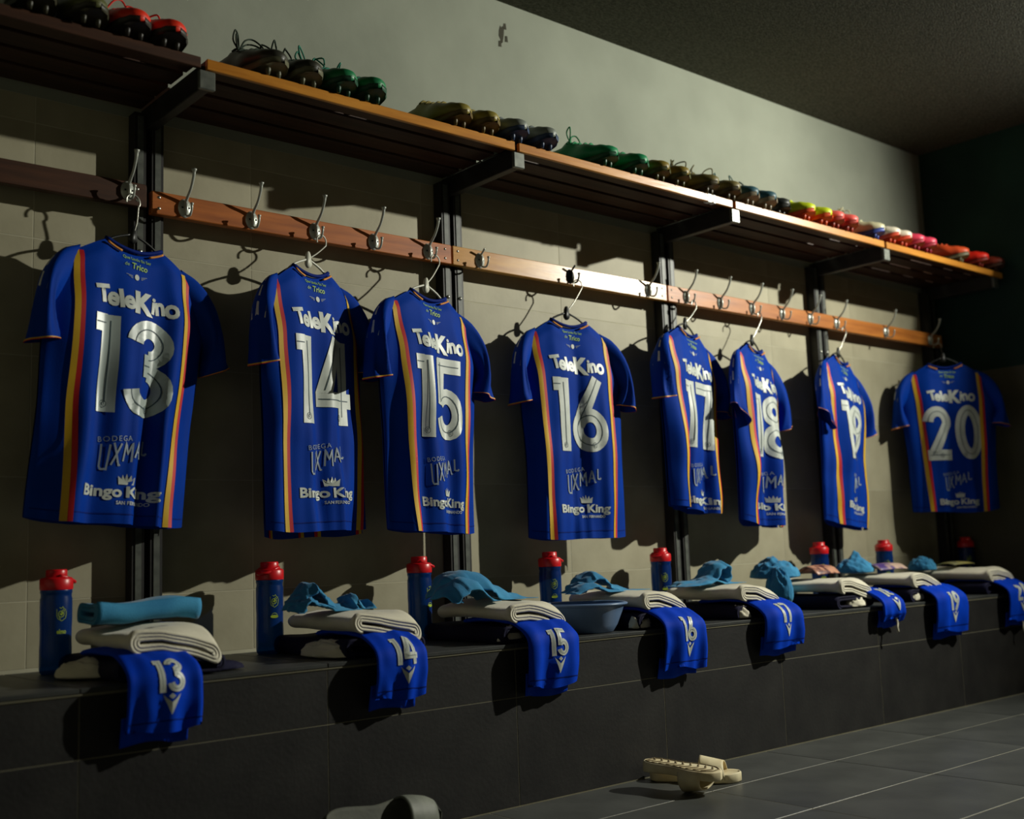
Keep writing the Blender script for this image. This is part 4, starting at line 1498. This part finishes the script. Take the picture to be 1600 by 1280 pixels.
sl = make_slide(0.262, 0.022, CREAM, CREAM, CREAMDK, tread=False)
sl.location = (2.560, 2.250, 0.001)
sl.rotation_euler = (0, 0, radians(-56))
tag(sl, 'cream slide sandal standing upright on the floor by the bench', 'sandal', 'cream slide sandals')
sl = make_slide(0.240, 0.020, CREAM, CREAM, CREAMDK)
sl.location = (2.428, 2.180, 0.070)
sl.rotation_euler = (radians(180), radians(3), radians(-80))
tag(sl, 'cream slide sandal turned upside down showing its tread', 'sandal', 'cream slide sandals')
sl = make_slide(0.262, 0.022, CREAM, CREAM, CREAMDK, tread=False)
sl.location = (4.82, 2.30, 0.001)
sl.rotation_euler = (0, 0, radians(12))
tag(sl, 'cream slide sandal at the right edge on the dark floor', 'sandal', 'cream slide sandals')
sl = make_slide(0.32, 0.024, GREYRUB, GREYSTRAP, GREYRUB, tread=False, strap_at=0.13)
sl.location = (1.525, 2.315, 0.050)
sl.rotation_euler = (radians(58), radians(4), radians(-2))
tag(sl, 'dark grey slide sandal leaning against the bench at the bottom', 'sandal')

# ------------------------------------------------------------------ football boots on the shelf
def make_boot(up, sole, lace, loops, seed):
    t = thing('football_boot', '', 'boot')
    rr = random.Random(seed)
    L = 0.275
    n, k = 30, 22
    V, F = [], []
    # local: toe towards -y, heel towards +y
    for i in range(n + 1):
        q = i / n     # heel 0 .. toe 1
        wd = interp([(0, 0.014), (0.06, 0.030), (0.25, 0.034), (0.45, 0.034), (0.72, 0.047), (0.88, 0.040), (0.96, 0.026), (1.0, 0.008)], q)
        h = interp([(0, 0.075), (0.10, 0.088), (0.28, 0.078), (0.42, 0.084), (0.62, 0.066), (0.82, 0.050), (0.94, 0.036), (1.0, 0.020)], q)
        z0 = 0.016 + 0.012 * max(0, (q - 0.72) / 0.28) ** 2
        for j in range(k):
            a = 2 * pi * j / k
            ca, sa = cos(a), sin(a)
            x = wd * math.copysign(abs(ca) ** 0.8, ca)
            z = z0 + (h - 0.0) * 0.5 * (1 + math.copysign(abs(sa) ** (0.75 if sa < 0 else 1.0), sa)) * 1.0
            if q < 0.40 and sa > 0.55:
                # the opening for the foot
                z -= (sa - 0.55) / 0.45 * 0.045 * sin(pi * min(1, max(0, (q - 0.02) / 0.38)))
            x *= 1 - 0.30 * max(0, sa) * (1 if q < 0.6 else 0.6)
            V.append((x, L * (0.5 - q), z))
    for i in range(n):
        for j in range(k):
            l = (j + 1) % k
            F.append((i * k + j, i * k + l, (i + 1) * k + l, (i + 1) * k + j))
    F.append(tuple(range(k))[::-1])
    F.append(tuple(n * k + j for j in range(k)))
    mesh_obj('upper', V, F, up, t)
    V, F = [], []
    for lay, sc in ((0, 0.94), (1, 1.02), (2, 1.0)):
        for i in range(n + 1):
            q = i / n
            wd = interp([(0, 0.014), (0.06, 0.031), (0.25, 0.033), (0.45, 0.031), (0.72, 0.046), (0.88, 0.040), (0.96, 0.027), (1.0, 0.006)], q)
            z0 = 0.010 + 0.012 * max(0, (q - 0.72) / 0.28) ** 2
            for s in (-1, -0.5, 0, 0.5, 1):
                V.append((s * wd * sc, L * (0.503 - 1.006 * q), z0 + (0, 0.005, 0.014)[lay]))
    ly = (n + 1) * 5
    g = lambda l, i, j: l * ly + i * 5 + j
    for i in range(n):
        for j in range(4):
            F.append((g(0, i, j), g(0, i, j + 1), g(0, i + 1, j + 1), g(0, i + 1, j))[::-1])
            F.append((g(2, i, j), g(2, i, j + 1), g(2, i + 1, j + 1), g(2, i + 1, j)))
        for l in (0, 1):
            F.append((g(l, i, 0), g(l + 1, i, 0), g(l + 1, i + 1, 0), g(l, i + 1, 0))[::-1])
            F.append((g(l, i, 4), g(l, i + 1, 4), g(l + 1, i + 1, 4), g(l + 1, i, 4))[::-1])
    so = mesh_obj('sole', V, F, sole, t)
    for sx, q in ((-1, .10), (1, .10), (-1, .24), (1, .24), (-1, .62), (1, .62), (-1, .76), (1, .76), (-.7, .88), (.7, .88)):
        v, f = lathe([(0.0, 0.0), (0.0042, 0.0), (0.0065, 0.011), (0.0065, 0.0125 + 0.012 * max(0, (q - 0.72) / 0.28) ** 2)], 8)
        mesh_obj('stud', [(a + sx * 0.022, b_ + L * (0.5 - q), c_) for a, b_, c_ in v], f, sole, so)
    # lace bars over the instep, plus loose loops
    P = []
    for e in range(5):
        q = 0.44 + 0.065 * e
        h = interp([(0.42, 0.084), (0.62, 0.066), (0.82, 0.050)], q) + 0.019
        y = L * (0.5 - q)
        P.append(tube(smooth_path([(-0.017, y + .004, h - 0.010), (-0.007, y, h - 0.001), (0.007, y, h - 0.001), (0.017, y - .004, h - 0.010)], 3), 0.0026, 6))
    V, F = join(*P)
    mesh_obj('laces', V, F, lace, t)
    for e in range(loops):
        s = -1 if e % 2 == 0 else 1
        y0 = L * (0.5 - 0.44)
        hgt = rr.uniform(0.020, 0.045)
        sp = rr.uniform(0.018, 0.040)
        c = Vector((0, y0, 0.098))
        pts = [c, c + Vector((s * sp * 0.6, rr.uniform(-.02, .01), hgt * 0.8)), c + Vector((s * sp * 1.3, rr.uniform(-.03, .01), hgt)), c + Vector((s * sp * 1.5, rr.uniform(-.03, 0), hgt * 0.3)), c + Vector((s * sp * 0.5, -.008, 0.002)), c]
        v, f = tube(smooth_path(pts, 5), 0.0021, 6)
        mesh_obj('lace_loop', v, f, lace, t)
    return t

def bm_(n, c, r=0.45, c2=None):
    c = tuple(min(255, int(v * 1.12 + 6)) for v in c)
    return mat('boot_' + n, c, r, c2, 12, spec=0.4)
CB = {
    'olive': (bm_('olive', (74, 76, 36)), bm_('olive_sole', (40, 38, 20)), bm_('black_lace', (22, 24, 18), 0.8)),
    'red': (bm_('red', (214, 44, 20)), bm_('black_sole', (34, 30, 24)), bm_('red_lace', (200, 34, 22), 0.8)),
    'black': (bm_('charcoal', (44, 44, 34)), bm_('pale_sole', (84, 84, 62)), bm_('dark_lace', (30, 44, 32), 0.8)),
    'teal': (bm_('teal', (22, 112, 66)), bm_('teal_sole', (16, 60, 40)), bm_('teal_lace', (26, 104, 84), 0.8)),
    'gold': (bm_('gold_olive', (126, 114, 46)), bm_('brown_sole', (82, 66, 22)), bm_('gold_lace', (120, 108, 50), 0.8)),
    'slate': (bm_('slate', (116, 122, 114)), bm_('navy_sole', (38, 56, 84)), bm_('slate_lace', (90, 98, 96), 0.8)),
    'green': (bm_('green', (14, 120, 72)), bm_('green_sole', (16, 72, 44)), bm_('green_lace', (20, 116, 70), 0.8)),
    'moss': (bm_('moss', (112, 94, 26)), bm_('moss_sole', (62, 62, 24)), bm_('moss_lace', (98, 86, 30), 0.8)),
    'khaki': (bm_('khaki', (98, 88, 46)), bm_('khaki_sole', (60, 52, 28)), bm_('khaki_lace', (84, 78, 40), 0.8)),
    'petrol': (bm_('petrol', (40, 76, 88)), bm_('petrol_sole', (122, 112, 92)), bm_('petrol_lace', (44, 76, 70), 0.8)),
    'jet': (bm_('jet', (26, 30, 28)), bm_('jet_sole', (28, 28, 24)), bm_('jet_lace', (24, 40, 34), 0.8)),
    'lemon': (bm_('lemon', (178, 192, 20)), bm_('orange_sole', (198, 70, 24)), bm_('lemon_lace', (170, 180, 30), 0.8)),
    'coral': (bm_('coral', (214, 84, 76)), bm_('coral_sole', (150, 48, 36)), bm_('coral_lace', (206, 92, 80), 0.8)),
    'ivory': (bm_('ivory', (176, 172, 138)), bm_('blue_sole', (44, 64, 140)), bm_('ivory_lace', (168, 166, 132), 0.8)),
    'white': (bm_('white', (206, 196, 176)), bm_('red_sole', (196, 66, 36)), bm_('white_lace', (196, 190, 170), 0.8)),
    'pink': (bm_('pink', (204, 54, 82)), bm_('pink_sole', (150, 36, 52)), bm_('pink_lace', (204, 66, 92), 0.8)),
    'orange': (bm_('orange', (206, 76, 34)), bm_('grey_sole', (104, 100, 76)), bm_('orange_lace', (190, 74, 36), 0.8)),
    'scarlet': (bm_('scarlet', (226, 36, 20)), bm_('scarlet_sole', (120, 30, 20)), bm_('scarlet_lace', (214, 40, 24), 0.8)),
    'rust': (bm_('rust', (128, 44, 28)), bm_('rust_sole', (70, 40, 26)), bm_('rust_lace', (110, 46, 30), 0.8)),
}
# kind, picture column of the toe, angle, overhang, loops, label
BOOTS = [
    ('olive', 66, 4, .010, 0, 'dark olive boot, leftmost on the shelf'), ('olive', 150, 8, .012, 2, 'dark olive boot with black lace, second from the left'),
    ('red', 220, 10, .006, 3, 'red boot with looped laces beside the olive boots'), ('red', 276, 6, .004, 2, 'red boot at the right end of the dark shelf plank'),
    ('black', 440, 12, .0, 4, 'charcoal boot with tall lace loops, left of its pair'), ('black', 492, 4, .0, 3, 'charcoal boot with pale sole beside the teal boots'),
    ('teal', 548, 12, .004, 4, 'teal boot with tangled laces, left of its pair'), ('teal', 590, 2, .006, 1, 'teal boot, right one of its pair with a rounded toe'),
    ('gold', 730, 10, .0, 0, 'olive gold boot, left of its pair'), ('gold', 772, 6, .002, 0, 'olive gold boot beside the slate boots'),
    ('slate', 818, 10, .004, 0, 'slate grey boot above the bracket tab'), ('slate', 862, 4, .006, 0, 'slate grey boot with blue-tinted toe'),
    ('green', 962, 16, .0, 2, 'bright green boot turned sideways with a raised lace'), ('green', 1006, 6, .004, 0, 'bright green boot, right one of its pair'),
    ('moss', 1042, 8, .0, 0, 'mossy yellow boot next to the green pair'), ('moss', 1072, 4, .002, 0, 'mossy yellow boot, right one of its pair'),
    ('khaki', 1120, 14, .0, 3, 'khaki boot with lace loops, left of its pair'), ('khaki', 1152, 6, .002, 2, 'khaki boot above the shiny bracket tab'),
    ('petrol', 1181, 6, .002, 1, 'petrol blue boot, left of its pair'), ('petrol', 1208, 4, .004, 1, 'petrol blue boot beside the black boot'),
    ('jet', 1238, 8, -.02, 2, 'black boot behind the yellow boots'),
    ('lemon', 1271, 12, .0, 0, 'yellow boot with orange sole lying along the edge'), ('lemon', 1296, 4, .002, 0, 'yellow boot beside the coral boots'),
    ('coral', 1315, 6, .002, 0, 'coral red boot, left of its pair'), ('coral', 1336, 4, .004, 0, 'coral red boot, right one of its pair'),
    ('ivory', 1380, 16, -.0, 3, 'ivory boot with blue sole turned along the shelf'),
    ('white', 1403, 4, .002, 0, 'white boot with red sole, left of its pair'), ('white', 1421, 4, .002, 0, 'white boot with red sole beside the pink boots'),
    ('pink', 1441, 4, .002, 0, 'pink boot, left of its pair'), ('pink', 1459, 4, .004, 0, 'pink boot, right one of its pair'),
    ('orange', 1512, 16, .0, 0, 'orange boot with grey sole turned along the shelf end'), ('scarlet', 1541, 10, .004, 0, 'scarlet boot at the end of the shelf'),
    ('rust', 1571, 8, .0, 1, 'dark rust boot in the corner of the shelf'),
]
for i, (k, px, ang, ov, loops, lab) in enumerate(BOOTS):
    up, so, la = CB[k]
    o = make_boot(up, so, la, loops, i)
    a = radians(ang)
    toe_x = x_at(px, SHELF_Y - 0.03, SHELF_Z + 0.04)
    dirx, diry = sin(a), -cos(a)
    toe_x = min(toe_x, END_X - 0.055)
    hl = 0.1375 * 1.12
    cx, cy = toe_x - dirx * hl, SHELF_Y - ov - 0.036 - diry * hl
    o.location = (cx, min(cy, WALL_Y - 0.145 * cos(a) - 0.02), SHELF_Z + 0.0012)
    o.rotation_euler = (0, 0, a)
    o.scale = (1.12, 1.12, 1.12)
    tag(o, lab, 'boot', 'football boots on the shelf')
